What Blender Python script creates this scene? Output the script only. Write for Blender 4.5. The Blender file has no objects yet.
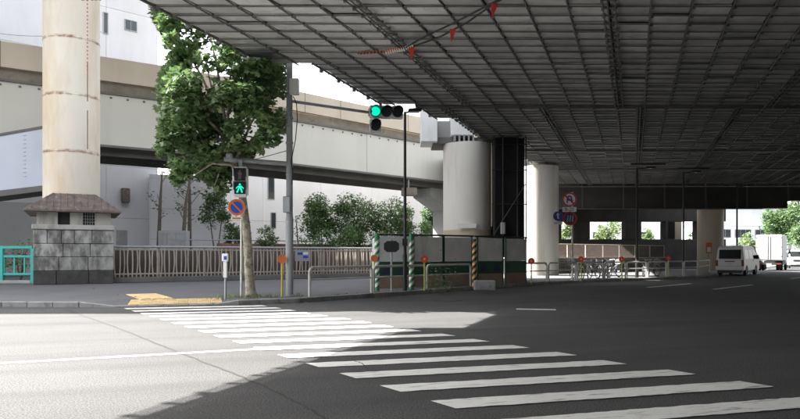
import bpy, bmesh, math, random
from mathutils import Vector, Matrix
random.seed(7)
R = math.radians
SC = bpy.context.scene
COL = SC.collection

# ------------------------------------------------------------------ camera
H = 1.35; F = 650.0; YH = 255.0
cd = bpy.data.cameras.new('camera'); cam = bpy.data.objects.new('camera', cd); COL.objects.link(cam)
cam.location = (0, 0, H); cam.rotation_euler = (R(90), 0, 0)
cd.sensor_width = 36; cd.lens = F / 800 * 36; cd.shift_y = (YH - 209.5) / 800
cd.clip_start = .1; cd.clip_end = 3000
SC.camera = cam
# ------------------------------------------------------------------ light
SUN = Vector((-7.0, 2.1, 7.0)).normalized()          # towards the sun
w = bpy.data.worlds.new('World'); SC.world = w; w.use_nodes = True
nt = w.node_tree; bg = nt.nodes['Background']
sky = nt.nodes.new('ShaderNodeTexSky'); sky.sky_type = 'NISHITA'; sky.sun_disc = False
sky.sun_elevation = math.asin(SUN.z); sky.sun_rotation = math.atan2(SUN.x, SUN.y)
sky.air_density = 1.0; sky.dust_density = 4.0; sky.ozone_density = 1.0
hs = nt.nodes.new('ShaderNodeHueSaturation'); hs.inputs['Saturation'].default_value = .30
nt.links.new(sky.outputs[0], hs.inputs['Color']); nt.links.new(hs.outputs[0], bg.inputs[0]); bg.inputs[1].default_value = 0.125
sl = bpy.data.lights.new('sun', 'SUN'); sl.energy = 4.9; sl.angle = R(.5); sl.color = (1, .96, .90)
so = bpy.data.objects.new('sun', sl); COL.objects.link(so)
so.rotation_euler = (-SUN).to_track_quat('-Z', 'Y').to_euler(); so.location = (-20, 10, 40)
vs = SC.view_settings
vs.view_transform = 'Standard'; vs.look = 'None'; vs.gamma = 1; vs.exposure = 2.5
SC.render.engine = 'CYCLES'

# ------------------------------------------------------------------ pixel helpers (800 x 419 photograph)
def G(x, y, z=0.0):                       # pixel -> point on the level z
    d = (H - z) / (y - YH)
    return Vector(((x - 400) * d, F * d, z))
def W(x, y, Y):                           # pixel -> point at depth Y
    return Vector(((x - 400) / F * Y, Y, H + (YH - y) / F * Y))
def ZZ(y, Y): return H + (YH - y) / F * Y
def XX(x, Y): return (x - 400) / F * Y

# ------------------------------------------------------------------ materials
MATS = {}
def mat(name, col, rough=.8, var=.12, scale=3.0, fine=0.0, bump=0.0, bscale=60., metal=0.0,
        dirt=None, damt=.5, dscale=1.5, stretch=1.0, rnd=0.0, spec=.5, dlo=.5, dhi=.7, aniso=None):
    """var: large tone variation; fine: small-grain variation; dirt: colour of blotchy stains (stretch>1: vertical streaks)"""
    m = bpy.data.materials.new(name); m.use_nodes = True
    t = m.node_tree; N = t.nodes; L = t.links; b = N['Principled BSDF']
    b.inputs['Roughness'].default_value = rough; b.inputs['Metallic'].default_value = metal
    b.inputs['Specular IOR Level'].default_value = spec
    geo = N.new('ShaderNodeNewGeometry')
    def noise(sc, det=4, st=1.0, rgh=.55, an=None):
        mp = N.new('ShaderNodeMapping'); mp.inputs['Scale'].default_value = (sc, sc, sc / st)
        if an:                                        # streaks along a plan direction (degrees, scale along, scale across)
            m0 = N.new('ShaderNodeMapping'); m0.inputs['Rotation'].default_value = (0, 0, -R(an[0])); L.new(geo.outputs['Position'], m0.inputs['Vector'])
            mp.inputs['Scale'].default_value = (an[1], an[2], 1); L.new(m0.outputs[0], mp.inputs['Vector'])
        else: L.new(geo.outputs['Position'], mp.inputs['Vector'])
        n = N.new('ShaderNodeTexNoise'); n.inputs['Scale'].default_value = 1; n.inputs['Detail'].default_value = det
        n.inputs['Roughness'].default_value = rgh
        L.new(mp.outputs[0], n.inputs['Vector']); return n.outputs['Fac']
    def remap(s, a, bb, lo, hi):
        r = N.new('ShaderNodeMapRange'); r.inputs[1].default_value = a; r.inputs[2].default_value = bb
        r.inputs[3].default_value = lo; r.inputs[4].default_value = hi; L.new(s, r.inputs[0]); return r.outputs[0]
    def mul(a, bb):
        q = N.new('ShaderNodeMath'); q.operation = 'MULTIPLY'; L.new(a, q.inputs[0]); L.new(bb, q.inputs[1]); return q.outputs[0]
    f = remap(noise(scale), .3, .7, 1 - var, 1 + var)
    if fine > 0: f = mul(f, remap(noise(60, 3, 1.0, .8), .36, .64, 1 - fine, 1 + fine))
    if rnd > 0:
        oi = N.new('ShaderNodeObjectInfo'); f = mul(f, remap(oi.outputs['Random'], 0, 1, 1 - rnd, 1 + rnd))
    vm = N.new('ShaderNodeVectorMath'); vm.operation = 'SCALE'; vm.inputs[0].default_value = col[:3]; L.new(f, vm.inputs['Scale'])
    out = vm.outputs[0]
    if dirt:
        mx = N.new('ShaderNodeMix'); mx.data_type = 'RGBA'
        L.new(remap(noise(dscale, 7, stretch, .65, aniso), dlo, dhi, 0, damt), mx.inputs[0])
        L.new(out, mx.inputs[6]); mx.inputs[7].default_value = (*dirt, 1); out = mx.outputs[2]
    L.new(out, b.inputs['Base Color'])
    if bump > 0:
        bp = N.new('ShaderNodeBump'); bp.inputs['Strength'].default_value = bump; bp.inputs['Distance'].default_value = .02
        L.new(noise(bscale, 3), bp.inputs['Height']); L.new(bp.outputs[0], b.inputs['Normal'])
    MATS[name] = m; return m
def emis(name, col, s):
    m = bpy.data.materials.new(name); m.use_nodes = True
    b = m.node_tree.nodes['Principled BSDF']; b.inputs['Base Color'].default_value = (*col, 1)
    b.inputs['Emission Color'].default_value = (*col, 1); b.inputs['Emission Strength'].default_value = s
    MATS[name] = m; return m
def glass(name, col, rough=.08):
    m = mat(name, col, rough, .1, 1.0); return m
def leafmat(name, col, var=.35):
    m = bpy.data.materials.new(name); m.use_nodes = True
    t = m.node_tree; N = t.nodes; L = t.links; b = N['Principled BSDF']; o = N['Material Output']
    geo = N.new('ShaderNodeNewGeometry'); n = N.new('ShaderNodeTexNoise'); n.inputs['Scale'].default_value = 9; n.inputs['Detail'].default_value = 2
    L.new(geo.outputs['Position'], n.inputs['Vector'])
    r = N.new('ShaderNodeMapRange'); r.inputs[1].default_value = .3; r.inputs[2].default_value = .7
    r.inputs[3].default_value = 1 - var; r.inputs[4].default_value = 1 + var; L.new(n.outputs['Fac'], r.inputs[0])
    vm = N.new('ShaderNodeVectorMath'); vm.operation = 'SCALE'; vm.inputs[0].default_value = col; L.new(r.outputs[0], vm.inputs['Scale'])
    L.new(vm.outputs[0], b.inputs['Base Color']); b.inputs['Roughness'].default_value = .5
    tr = N.new('ShaderNodeBsdfTranslucent'); L.new(vm.outputs[0], tr.inputs[0])
    mx = N.new('ShaderNodeMixShader'); mx.inputs[0].default_value = .35
    L.new(b.outputs[0], mx.inputs[1]); L.new(tr.outputs[0], mx.inputs[2]); L.new(mx.outputs[0], o.inputs[0])
    MATS[name] = m; return m
M = MATS
mat('asphalt', (.080, .080, .081), .9, .10, .35, fine=.85, bump=.35, bscale=55, dirt=(.045, .045, .047), damt=.55, dscale=.6, spec=.25, aniso=(18, .10, 1.1), dlo=.42, dhi=.68)
mat('patch', (.06, .06, .063), .9, .12, 1., fine=.35, bump=.5, bscale=90)
mat('seam', (.025, .025, .027), .85, .2, 5.)
mat('paint', (.80, .80, .78), .65, .07, 1.2, fine=.08, bump=.3, bscale=90, dirt=(.12, .12, .122), damt=.8, dscale=5.5, dlo=.55, dhi=.68, aniso=(15.6, 2.2, 13.))
mat('pavement', (.115, .117, .124), .9, .10, .5, fine=.25, bump=.4, bscale=70, dirt=(.09, .09, .095), damt=.5, dscale=.9)
mat('kerbstone', (.30, .30, .29), .9, .12, 2., fine=.2, bump=.4, dirt=(.08, .08, .075), damt=.7, dscale=3, rnd=.12)
mat('tactile', (.70, .53, .28), .75, .12, 4., fine=.1, dirt=(.28, .22, .13), damt=.5, dscale=6, rnd=.1)
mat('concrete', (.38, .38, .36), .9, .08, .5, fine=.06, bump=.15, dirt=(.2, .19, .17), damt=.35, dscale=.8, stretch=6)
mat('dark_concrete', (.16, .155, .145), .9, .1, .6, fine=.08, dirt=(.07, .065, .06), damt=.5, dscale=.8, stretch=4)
mat('beige', (.56, .485, .385), .75, .05, .4, dirt=(.36, .29, .2), damt=.25, dscale=.5, stretch=5)
mat('ramp_grey', (.60, .575, .505), .7, .04, .3, dirt=(.36, .35, .3), damt=.22, dscale=.5, stretch=8)
mat('recess', (.22, .19, .15), .85, .2, 1.5, dirt=(.08, .07, .06), damt=.6, dscale=2.5)
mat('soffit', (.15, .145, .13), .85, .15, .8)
mat('bluesteel', (.52, .55, .62), .6, .05, .4, dirt=(.38, .40, .44), damt=.3, dscale=.6, stretch=4)
mat('column', (.62, .60, .55), .65, .06, .5, dirt=(.30, .235, .16), damt=.6, dscale=1.1, stretch=9)
mat('column_base', (.46, .39, .28), .8, .08, .8, dirt=(.25, .2, .14), damt=.4, dscale=1.2)
mat('stone', (.43, .42, .39), .92, .18, 2.5, fine=.15, bump=.6, bscale=25, dirt=(.06, .056, .05), damt=.75, dscale=2.6, rnd=.14, dlo=.40, dhi=.60, stretch=2)
mat('stone_dark', (.075, .07, .066), .92, .3, 2.5, fine=.15, bump=.6, bscale=25, dirt=(.02, .02, .02), damt=.8, dscale=1.8, rnd=.15)
mat('plaster', (.50, .485, .44), .9, .08, 1., dirt=(.2, .18, .15), damt=.7, dscale=2.2, stretch=4)
mat('rustroof', (.15, .115, .10), .75, .3, 3., fine=.15, dirt=(.34, .31, .27), damt=.6, dscale=5, stretch=1)
mat('black', (.018, .018, .018), .6, .15, 2.)
mat('blackmetal', (.02, .02, .022), .45, .15, 2.)
mat('teal', (.045, .42, .37), .5, .06, 2., dirt=(.06, .2, .18), damt=.3, dscale=4)
mat('fence', (.45, .39, .33), .75, .10, 2., dirt=(.2, .15, .11), damt=.5, dscale=4, rnd=.1)
mat('steel', (.36, .38, .40), .5, .08, 2., metal=.3, dirt=(.22, .22, .22), damt=.3, dscale=4, stretch=5)
mat('polegrey', (.32, .34, .36), .5, .08, 2., dirt=(.12, .12, .12), damt=.35, dscale=3, stretch=6)
mat('galv', (.34, .34, .34), .55, .15, 2.5, metal=.35)
mat('white', (.78, .78, .76), .45, .04, 1.5, dirt=(.5, .48, .44), damt=.25, dscale=3, stretch=3)
mat('guard', (.64, .63, .59), .5, .06, 2., dirt=(.3, .26, .2), damt=.45, dscale=5)
mat('bldwhite', (.86, .86, .86), .7, .03, .4, dirt=(.6, .59, .57), damt=.2, dscale=.5, stretch=8, rnd=.03)
mat('bldgrey', (.60, .60, .61), .8, .05, .5, dirt=(.4, .4, .39), damt=.3, dscale=.7, stretch=6, rnd=.04)
mat('bldcore', (.18, .18, .18), .9, .05, 1.)
mat('brick', (.25, .13, .09), .9, .2, 3., fine=.1, rnd=.12)
mat('rubble', (.22, .195, .165), .92, .15, 3., fine=.15, bump=.4, bscale=30, dirt=(.07, .06, .05), damt=.6, dscale=3, rnd=.25)
mat('mesh', (.10, .075, .065), .8, .2, 3.)
mat('plank', (.52, .52, .51), .65, .12, 1.6, fine=.1, metal=.1, dirt=(.25, .24, .22), damt=.5, dscale=2.6, rnd=.22)
mat('pipe', (.13, .13, .125), .55, .2, 3., metal=.2, dirt=(.10, .06, .035), damt=.4, dscale=5)
mat('tarp', (.035, .033, .03), .7, .25, 1.2, bump=.3, bscale=4)
mat('tarpline', (.09, .085, .08), .6, .15, 2.)
mat('netting', (.012, .012, .012), .8, .2, 2., spec=.2)
mat('red', (.55, .02, .02), .5, .08, 4.)
mat('redd', (.62, .045, .03), .45, .1, 6.)
mat('orange', (.62, .16, .035), .45, .08, 6.)
mat('yellow', (.62, .52, .06), .5, .1, 4.)
mat('ygreen', (.46, .52, .10), .5, .1, 4.)
mat('blue', (.02, .075, .42), .45, .06, 5.)
mat('signwhite', (.82, .82, .80), .45, .04, 5.)
mat('signgrey', (.33, .34, .35), .5, .08, 5.)
mat('green', (.02, .10, .055), .6, .12, 3.)
mat('greenpost', (.045, .24, .11), .6, .12, 3.)
mat('darkblue', (.03, .045, .09), .6, .2, 4.)
mat('sheetwhite', (.86, .89, .92), .55, .06, 1.5, dirt=(.4, .42, .45), damt=.3, dscale=2.)
mat('sheetgrey', (.80, .79, .76), .7, .1, 1.5, dirt=(.4, .38, .35), damt=.5, dscale=2., stretch=4)
mat('dirtband', (.36, .25, .19), .9, .15, 3.)
mat('trafficblk', (.012, .012, .013), .5, .1, 4.)
mat('traffichead', (.66, .68, .69), .5, .06, 4.)
mat('lensoff', (.03, .03, .032), .12, .1, 3.)
emis('greenlight', (.0, .62, .36), .28)
emis('tail', (.5, .02, .02), .0)
mat('carwhite', (.72, .73, .74), .22, .02, 1.)
mat('cargowhite', (.80, .80, .78), .45, .03, 1., dirt=(.5, .48, .44), damt=.25, dscale=1.5, stretch=5)
glass('carglass', (.02, .024, .026), .05)
mat('rubber', (.015, .015, .015), .85, .1, 5.)
mat('rim', (.3, .3, .3), .4, .1, 5., metal=.6)
mat('plastic', (.03, .03, .032), .55, .1, 4.)
mat('plate', (.6, .62, .6), .5, .05, 8.)
mat('bark', (.44, .39, .31), .9, .15, 3., fine=.1, bump=.5, bscale=20, dirt=(.15, .135, .095), damt=.85, dscale=7, dlo=.46, dhi=.6)
mat('bark2', (.13, .105, .08), .9, .2, 5., bump=.4, bscale=25)
leafmat('leaf', (.112, .19, .072))
leafmat('leaf2', (.12, .205, .07))
leafmat('leaf3', (.18, .25, .10))
leafmat('dryleaf', (.22, .13, .05))
mat('roofgrey', (.22, .225, .24), .8, .1, .6)
glass('winglass', (.05, .06, .065), .08)
mat('chrome', (.38, .38, .38), .35, .1, 4., metal=.9)
mat('darkwall', (.12, .10, .085), .92, .2, 1.2, fine=.1, dirt=(.045, .04, .034), damt=.7, dscale=1.5, stretch=3)
mat('framegreen', (.012, .045, .028), .6, .2, 3.)
mat('taildark', (.22, .02, .02), .25, .1, 5.)
mat('bandorange', (.62, .36, .14), .6, .1, 3.)
mat('bldpale', (.64, .64, .65), .75, .04, .4, dirt=(.48, .475, .46), damt=.3, dscale=.5, stretch=8, rnd=.03)
mat('black_concrete', (.055, .052, .048), .92, .2, .8, dirt=(.025, .024, .022), damt=.6, dscale=.9, stretch=4)  # near-black concrete of the far frame, darker than dark_concrete
mat('soil', (.09, .07, .05), .95, .2, 4.)

# column of cream steel with rusty weld rings
def rusty_column():
    m = mat('rustcolumn', (.74, .68, .57), .6, .05, .5, dirt=(.56, .37, .19), damt=.75, dscale=.7, stretch=4, dlo=.44, dhi=.72)
    t = m.node_tree; N = t.nodes; L = t.links; b = N['Principled BSDF']
    src = b.inputs['Base Color'].links[0].from_socket
    geo = N.new('ShaderNodeNewGeometry'); sp = N.new('ShaderNodeSeparateXYZ'); L.new(geo.outputs['Position'], sp.inputs[0])
    def mth(op, a, v=None, bsock=None):
        q = N.new('ShaderNodeMath'); q.operation = op; L.new(a, q.inputs[0])
        if bsock: L.new(bsock, q.inputs[1])
        elif v is not None: q.inputs[1].default_value = v
        return q.outputs[0]
    z = mth('SUBTRACT', sp.outputs[2], 5.86); z = mth('DIVIDE', z, 2.477); z = mth('ADD', z, .5)
    z = mth('FLOORED_MODULO', z, 1.0); z = mth('SUBTRACT', z, .5); z = mth('ABSOLUTE', z)
    r = N.new('ShaderNodeMapRange'); r.inputs[1].default_value = .012; r.inputs[2].default_value = .04; r.inputs[3].default_value = 1; r.inputs[4].default_value = 0; L.new(z, r.inputs[0])
    n = N.new('ShaderNodeTexNoise'); n.inputs['Scale'].default_value = 4; n.inputs['Detail'].default_value = 6; L.new(geo.outputs['Position'], n.inputs['Vector'])
    r2 = N.new('ShaderNodeMapRange'); r2.inputs[1].default_value = .38; r2.inputs[2].default_value = .62; L.new(n.outputs['Fac'], r2.inputs[0])
    f = mth('MULTIPLY', r.outputs[0], bsock=r2.outputs[0]); f = mth('MULTIPLY', f, .85)
    mx = N.new('ShaderNodeMix'); mx.data_type = 'RGBA'; L.new(f, mx.inputs[0]); L.new(src, mx.inputs[6]); mx.inputs[7].default_value = (.24, .10, .035, 1)
    L.new(mx.outputs[2], b.inputs['Base Color'])
rusty_column()
mat('rust', (.22, .095, .04), .85, .25, 8.)

# ------------------------------------------------------------------ mesh builder
class MB:
    def __init__(s): s.v = []; s.f = []
    def add(s, vs, fs):
        o = len(s.v); s.v += [tuple(p) for p in vs]; s.f += [tuple(i + o for i in f) for f in fs]; return s
    def box(s, x0, x1, y0, y1, z0, z1):
        return s.add([(x0,y0,z0),(x1,y0,z0),(x1,y1,z0),(x0,y1,z0),(x0,y0,z1),(x1,y0,z1),(x1,y1,z1),(x0,y1,z1)],
                     [(0,3,2,1),(4,5,6,7),(0,1,5,4),(1,2,6,5),(2,3,7,6),(3,0,4,7)])
    def hexa(s, b4, t4):
        return s.add(list(b4) + list(t4), [(0,3,2,1),(4,5,6,7),(0,1,5,4),(1,2,6,5),(2,3,7,6),(3,0,4,7)])
    def prism(s, pts, z0, z1):            # vertical prism over a counter-clockwise plan
        n = len(pts)
        return s.add([(p[0],p[1],z0) for p in pts] + [(p[0],p[1],z1) for p in pts],
                     [tuple(range(n-1,-1,-1)), tuple(range(n, 2*n))] + [(i,(i+1)%n,n+(i+1)%n,n+i) for i in range(n)])
    def prismy(s, pts, y0, y1):           # outline in x,z (counter-clockwise seen from -y) between y0 (near) and y1
        n = len(pts)
        return s.add([(p[0],y0,p[1]) for p in pts] + [(p[0],y1,p[1]) for p in pts],
                     [tuple(range(n)), tuple(range(2*n-1, n-1, -1))] + [((i+1)%n,i,n+i,n+(i+1)%n) for i in range(n)])
    def tube(s, pts, r, n=8, cap=True):
        pts = [Vector(p) for p in pts]; k = len(pts); rs = r if isinstance(r, (list, tuple)) else [r]*k
        o = len(s.v); u = None
        for i, p in enumerate(pts):
            d = (pts[min(i+1,k-1)] - pts[max(i-1,0)]).normalized()
            if u is None: u = d.cross(Vector((0,0,1)) if abs(d.z) < .9 else Vector((1,0,0))).normalized()
            u = (u - d*u.dot(d)).normalized(); vv = d.cross(u)
            for j in range(n):
                a = 2*math.pi*j/n; s.v.append(tuple(p + (u*math.cos(a) + vv*math.sin(a))*rs[i]))
        for i in range(k-1):
            for j in range(n):
                s.f.append((o+i*n+j, o+i*n+(j+1)%n, o+(i+1)*n+(j+1)%n, o+(i+1)*n+j))
        if cap: s.f.append(tuple(o+j for j in range(n-1,-1,-1))); s.f.append(tuple(o+(k-1)*n+j for j in range(n)))
        return s
    def lathe(s, prof, n=32, c=(0,0)):    # profile (r, z) turned about the vertical at c
        o = len(s.v); k = len(prof)
        for (r, z) in prof:
            for j in range(n):
                a = 2*math.pi*j/n; s.v.append((c[0]+r*math.cos(a), c[1]+r*math.sin(a), z))
        for i in range(k-1):
            for j in range(n): s.f.append((o+i*n+j, o+i*n+(j+1)%n, o+(i+1)*n+(j+1)%n, o+(i+1)*n+j))
        s.f.append(tuple(o+j for j in range(n-1,-1,-1))); s.f.append(tuple(o+(k-1)*n+j for j in range(n)))
        return s
    def discy(s, cx, cz, r, y0, y1, n=24):
        return s.prismy([(cx+r*math.cos(2*math.pi*i/n), cz+r*math.sin(2*math.pi*i/n)) for i in range(n)], y0, y1)
    def ringy(s, cx, cz, r0, r1, y0, y1, n=24):
        o = len(s.v)
        for (r, y) in ((r0,y0),(r1,y0),(r1,y1),(r0,y1)):
            for i in range(n):
                a = 2*math.pi*i/n; s.v.append((cx+r*math.cos(a), y, cz+r*math.sin(a)))
        for q in range(4):
            for i in range(n):
                s.f.append((o+q*n+i, o+q*n+(i+1)%n, o+((q+1)%4)*n+(i+1)%n, o+((q+1)%4)*n+i))
        return s
    def torus(s, c, Rr, r, n=24, m=6, axis='y'):
        pts = []
        o = len(s.v)
        for i in range(n):
            a = 2*math.pi*i/n
            for j in range(m):
                b = 2*math.pi*j/m; q = Rr + r*math.cos(b)
                if axis == 'y': s.v.append((c[0]+q*math.cos(a), c[1]+r*math.sin(b), c[2]+q*math.sin(a)))
                else: s.v.append((c[0]+q*math.cos(a), c[1]+q*math.sin(a), c[2]+r*math.sin(b)))
        for i in range(n):
            for j in range(m):
                s.f.append((o+i*m+j, o+i*m+(j+1)%m, o+((i+1)%n)*m+(j+1)%m, o+((i+1)%n)*m+j))
        return s
    def mesh(s, name, m, bevel=0, smooth=True):
        me = bpy.data.meshes.new(name); me.from_pydata(s.v, [], s.f)
        bm = bmesh.new(); bm.from_mesh(me)
        bmesh.ops.recalc_face_normals(bm, faces=bm.faces)
        if bevel:
            es = [e for e in bm.edges if len(e.link_faces) == 2 and e.calc_face_angle(0) > .5]
            bmesh.ops.bevel(bm, geom=es, offset=bevel, segments=2 if bevel > .03 else 1, affect='EDGES', clamp_overlap=True)
        bm.to_mesh(me); bm.free()
        if smooth:
            for p in me.polygons: p.use_smooth = True
            me.set_sharp_from_angle(angle=R(35))
        me.materials.append(M[m] if isinstance(m, str) else m); return me
    def build(s, name, m, parent=None, bevel=0, smooth=True, loc=None):
        return link(name, s.mesh(name, m, bevel, smooth), parent, loc)
def link(name, me, parent=None, loc=None, rot=None):
    o = bpy.data.objects.new(name, me); COL.objects.link(o)
    if parent: o.parent = parent
    if loc is not None: o.location = loc
    if rot is not None: o.rotation_euler = rot
    return o
def tag(o, label, cat=None, group=None, kind=None):
    if label: o['label'] = label
    if cat: o['category'] = cat
    if group: o['group'] = group
    if kind: o['kind'] = kind
    return o
def thing(name, label, cat, loc=(0,0,0), rz=0.0, group=None):
    o = bpy.data.objects.new(name, None); COL.objects.link(o); o.location = loc; o.rotation_euler = (0, 0, rz)
    o.empty_display_size = .2
    return tag(o, label, cat, group)
def copy_tree(o, parent=None):
    c = o.copy(); COL.objects.link(c); c.parent = parent
    for ch in list(o.children): copy_tree(ch, c)
    return c
def struct(name, mb, m, smooth=False):
    return tag(mb.build(name, m, None, 0, smooth), None, kind='structure')
def face_cam(x, y): return -math.atan2(x, y)

# ================================================================== ground, road, kerb, pavement
struct('road', MB().add([(-400,-200,0),(400,-200,0),(400,900,0),(-400,900,0)], [(0,1,2,3)]), 'asphalt')
K = [(-60,17.6,.12),(-20,17.1,.12),(-10.4,16.95,.12),(-8.3,16.8,.12),(-7.45,16.75,.025),(-5.0,17.45,.025),(-4.35,17.6,.12),(-2.83,18.4,.12),(0,21.7,.12),
     (3.2,25.75,.12),(6.39,29.5,.12),(12,34.0,.12),(17.2,37.9,.12),(19.6,40.6,.12),(22,46,.12),(30,57,.12),(60,96,.12)]
def offs(pl, d):
    out = []
    for i, p in enumerate(pl):
        a = Vector(pl[max(i-1,0)][:2]); b = Vector(pl[min(i+1,len(pl)-1)][:2]); t = (b-a).normalized()
        out.append((p[0]-t.y*d, p[1]+t.x*d, p[2]))
    return out
Ki = offs(K, .15); Ko = offs(K, 1.3)
mb = MB(); n = len(K)
mb.add([(*p[:2], p[2]) for p in Ki] + [(*p[:2], .12) for p in Ko], [(i,i+1,n+i+1,n+i) for i in range(n-1)])
mb.add([(*p[:2], .12) for p in Ko] + [(60,140,.12),(-90,140,.12),(-90,17.6,.12)], [tuple(range(n+3))])
struct('pavement', mb, 'pavement')
# kerb stones
kerb = tag(thing('kerb', None, None), None, kind='structure')
del_keys = [k for k in ('label','category') if k in kerb.keys()]
def walk(pl, step):
    out = []
    for i in range(len(pl)-1):
        a, b = Vector(pl[i]), Vector(pl[i+1]); L_ = (b-a).length; m_ = max(1, round(L_/step))
        for j in range(m_): out.append((a.lerp(b, j/m_), a.lerp(b, (j+1)/m_)))
    return out
far = MB()
for (a, b) in walk(K, .62):
    if a.x < -16 or a.y > 42:
        t = (b-a).normalized(); nn = Vector((-t.y, t.x, 0))*.16; e = Vector((0,0,.012)); d = Vector((0,0,-.3))
        far.hexa([a+d, b+d, b+nn+d, a+nn+d], [a+e, b+e, b+nn+e, a+nn+e]); continue
    t = (b-a).normalized(); nn = Vector((-t.y, t.x, 0))*.16; g = t*.006; e = Vector((0,0,.012+random.uniform(-.004,.004))); d = Vector((0,0,-.2))
    jit = nn.normalized()*random.uniform(-.008,.008)
    c = (a+b)/2; b4 = [a+g+d+jit, b-g+d+jit, b-g+nn+d, a+g+nn+d]; t4 = [a+g+e+jit, b-g+e+jit, b-g+nn+e, a+g+nn+e]
    MB().hexa([p-c for p in b4], [p-c for p in t4]).build('kerb_stone', 'kerbstone', kerb, .012, loc=c)
fk = far.build('kerb_run', 'kerbstone', kerb); fk['kind'] = 'stuff'

# road seam, patches
def ribbon(pts, wd, z, jit=.0, sub=8):
    P = []
    for i in range(len(pts)-1):
        for j in range(sub): P.append(Vector(pts[i]).lerp(Vector(pts[i+1]), j/sub))
    P.append(Vector(pts[-1])); vs_, fs = [], []
    for i, p in enumerate(P):
        t = (P[min(i+1,len(P)-1)] - P[max(i-1,0)]).normalized(); nn = Vector((-t.y, t.x, 0))
        q = p + nn*random.uniform(-jit, jit)
        vs_ += [(*(q-nn*wd*random.uniform(.6,1.2)/2).xy, z), (*(q+nn*wd*random.uniform(.6,1.2)/2).xy, z)]
    return MB().add(vs_, [(2*i,2*i+2,2*i+3,2*i+1) for i in range(len(P)-1)])
struct('road_seam', ribbon([G(66,309.5), G(120,329), G(178,352), G(232,373), G(270,389), G(315,412), G(345,432)], .035, .004, .012, 14), 'seam')
struct('road_crack', ribbon([G(352,361), G(362,364), G(368,370)], .018, .0125, .01, 6), 'seam')
struct('road_joint', ribbon([G(455,331), G(560,326), G(640,322), G(800,312)], .03, .004, .01, 10), 'patch')
def patch(px, z=.004):
    pts = [G(*p) for p in px]; return MB().add([(p.x,p.y,z) for p in pts], [tuple(range(len(pts)))])
mc = G(448,300.2); mh = tag(thing('manhole_cover', None, None, (mc.x,mc.y,0)), None, kind='structure')
MB().lathe([(.33,.002),(.33,.007)], 28).build('cover', 'patch', mh)
MB().lathe([(.345,.001),(.42,.001),(.42,.008),(.345,.008),(.345,.001)], 28).build('frame_ring', 'seam', mh)
struct('road_patch', patch([(566,306),(607,308),(604,305),(570,304)]), 'patch')

# zebra crossing
cross = tag(thing('crosswalk', None, None), None, kind='structure')
P0 = Vector((.277, 5.994, 0)); PV = Vector((-.484, .695, 0)); SV = Vector((3.32, .93, 0))
def marking(name, a, d, wv, parent, z=.009, sub=40, jag=.012):
    """painted bar: a = one long-edge start, d = along, wv = across; uneven worn edges"""
    lo, hi = [], []
    for i in range(sub+1):
        t = i/sub
        lo.append(a + d*t + wv*random.uniform(-jag, jag)/wv.length); hi.append(a + d*t + wv + wv*random.uniform(-jag, jag)/wv.length)
    vs_ = [(p.x,p.y,z) for p in lo] + [(p.x,p.y,z) for p in hi]; k = sub+1
    o = MB().add(vs_, [(i,i+1,k+i+1,k+i) for i in range(sub)]).build(name, 'paint', parent, smooth=False)
    return o
for k in range(-5, 16):
    a = P0 + PV*k - PV*.43
    marking('stripe', a, SV*random.uniform(.985,1.01), PV*.43, cross)
def mark(name, px0, px1, wd, z=.005):
    a, b = G(*px0), G(*px1); d = b-a; d.z = 0; wv = Vector((-d.y, d.x, 0)).normalized()*wd
    o = marking(name, a, d, wv, None, z, 30, .008); o['kind'] = 'structure'
mark('edge_line', (-60,367.5), (263,349.6), .13)
mark('lane_line', (516,309.6), (556,310.3), .30)
mark('lane_line', (649,287.6), (693,283.6), .17)
mark('lane_line', (716,289.4), (754,285.0), .17)
mark('lane_line', (793,278.6), (812,276.6), .17)
mark('lane_line', (748,274.0), (760,273.0), .15)

# yellow tactile paving
tac = tag(thing('tactile_paving', None, None), None, kind='structure')
def tile_mesh():
    b = MB().box(-.145,.145,-.145,.145,0,.012)
    for i in range(4): b.box(-.12,.12,-.118+i*.07,-.083+i*.07,.012,.017)
    return b.mesh('tactile_tile', 'tactile', 0, False)
TM = tile_mesh()
def zk(x, y):                                             # height of the pavement near the dropped kerb
    best = None
    for i in range(n-1):
        a, b = Vector(Ki[i][:2]), Vector(Ki[i+1][:2]); t = max(0, min(1, (Vector((x,y))-a).dot(b-a)/(b-a).length_squared))
        q = a.lerp(b, t); dd = (Vector((x,y))-q).length
        if best is None or dd < best[0]: best = (dd, Ki[i][2]*(1-t)+Ki[i+1][2]*t)
    return best[1] + (.12-best[1])*min(1, best[0]/1.15)
def tiles(a, b, rows):
    a, b = Vector((a[0],a[1],0)), Vector((b[0],b[1],0)); d = (b-a).normalized(); nn = Vector((-d.y,d.x,0))
    for i in range(int((b-a).length/.3)+1):
        for j in range(rows):
            p = a + d*(.15+.3*i) + nn*(.15+.3*j); link('tactile_tile', TM, tac, (p.x, p.y, zk(p.x,p.y)+.004), (-(zk(p.x,p.y-.1)-zk(p.x,p.y+.1))/.2, 0, math.atan2(d.y,d.x)))
tiles((-7.15,17.05), (-4.95,17.72), 3)
tiles((-6.35,18.3), (-7.6,20.4), 3)

# ================================================================== big viaduct overhead
UR = .36                                                 # plan slope (x per y) of the scaffold's long pipes
SECT = [(-6.,14.1,-6.51-UR*20.4), (14.1,19.1,-5.688), (19.1,24.3,-2.493), (24.3,26.8,.67), (26.8,32.,2.50), (32.,37.,5.30), (37.,52.,7.1)]
HALF = {2}; LADDER = [(6,6),(6,5),(6,3),(4,1),(4,0),(4,3),(4,3)]          # sections that start with a half plank; ladder beams (every, first)
DZ = 7.0
def edge_x(y):
    for (a, b, x0) in SECT:
        if a <= y < b: return x0 + UR*(y-a)
    return 99
WSL = 0.0                                               # plan slope of the rows (y per x)
XMAX = 44.
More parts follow.
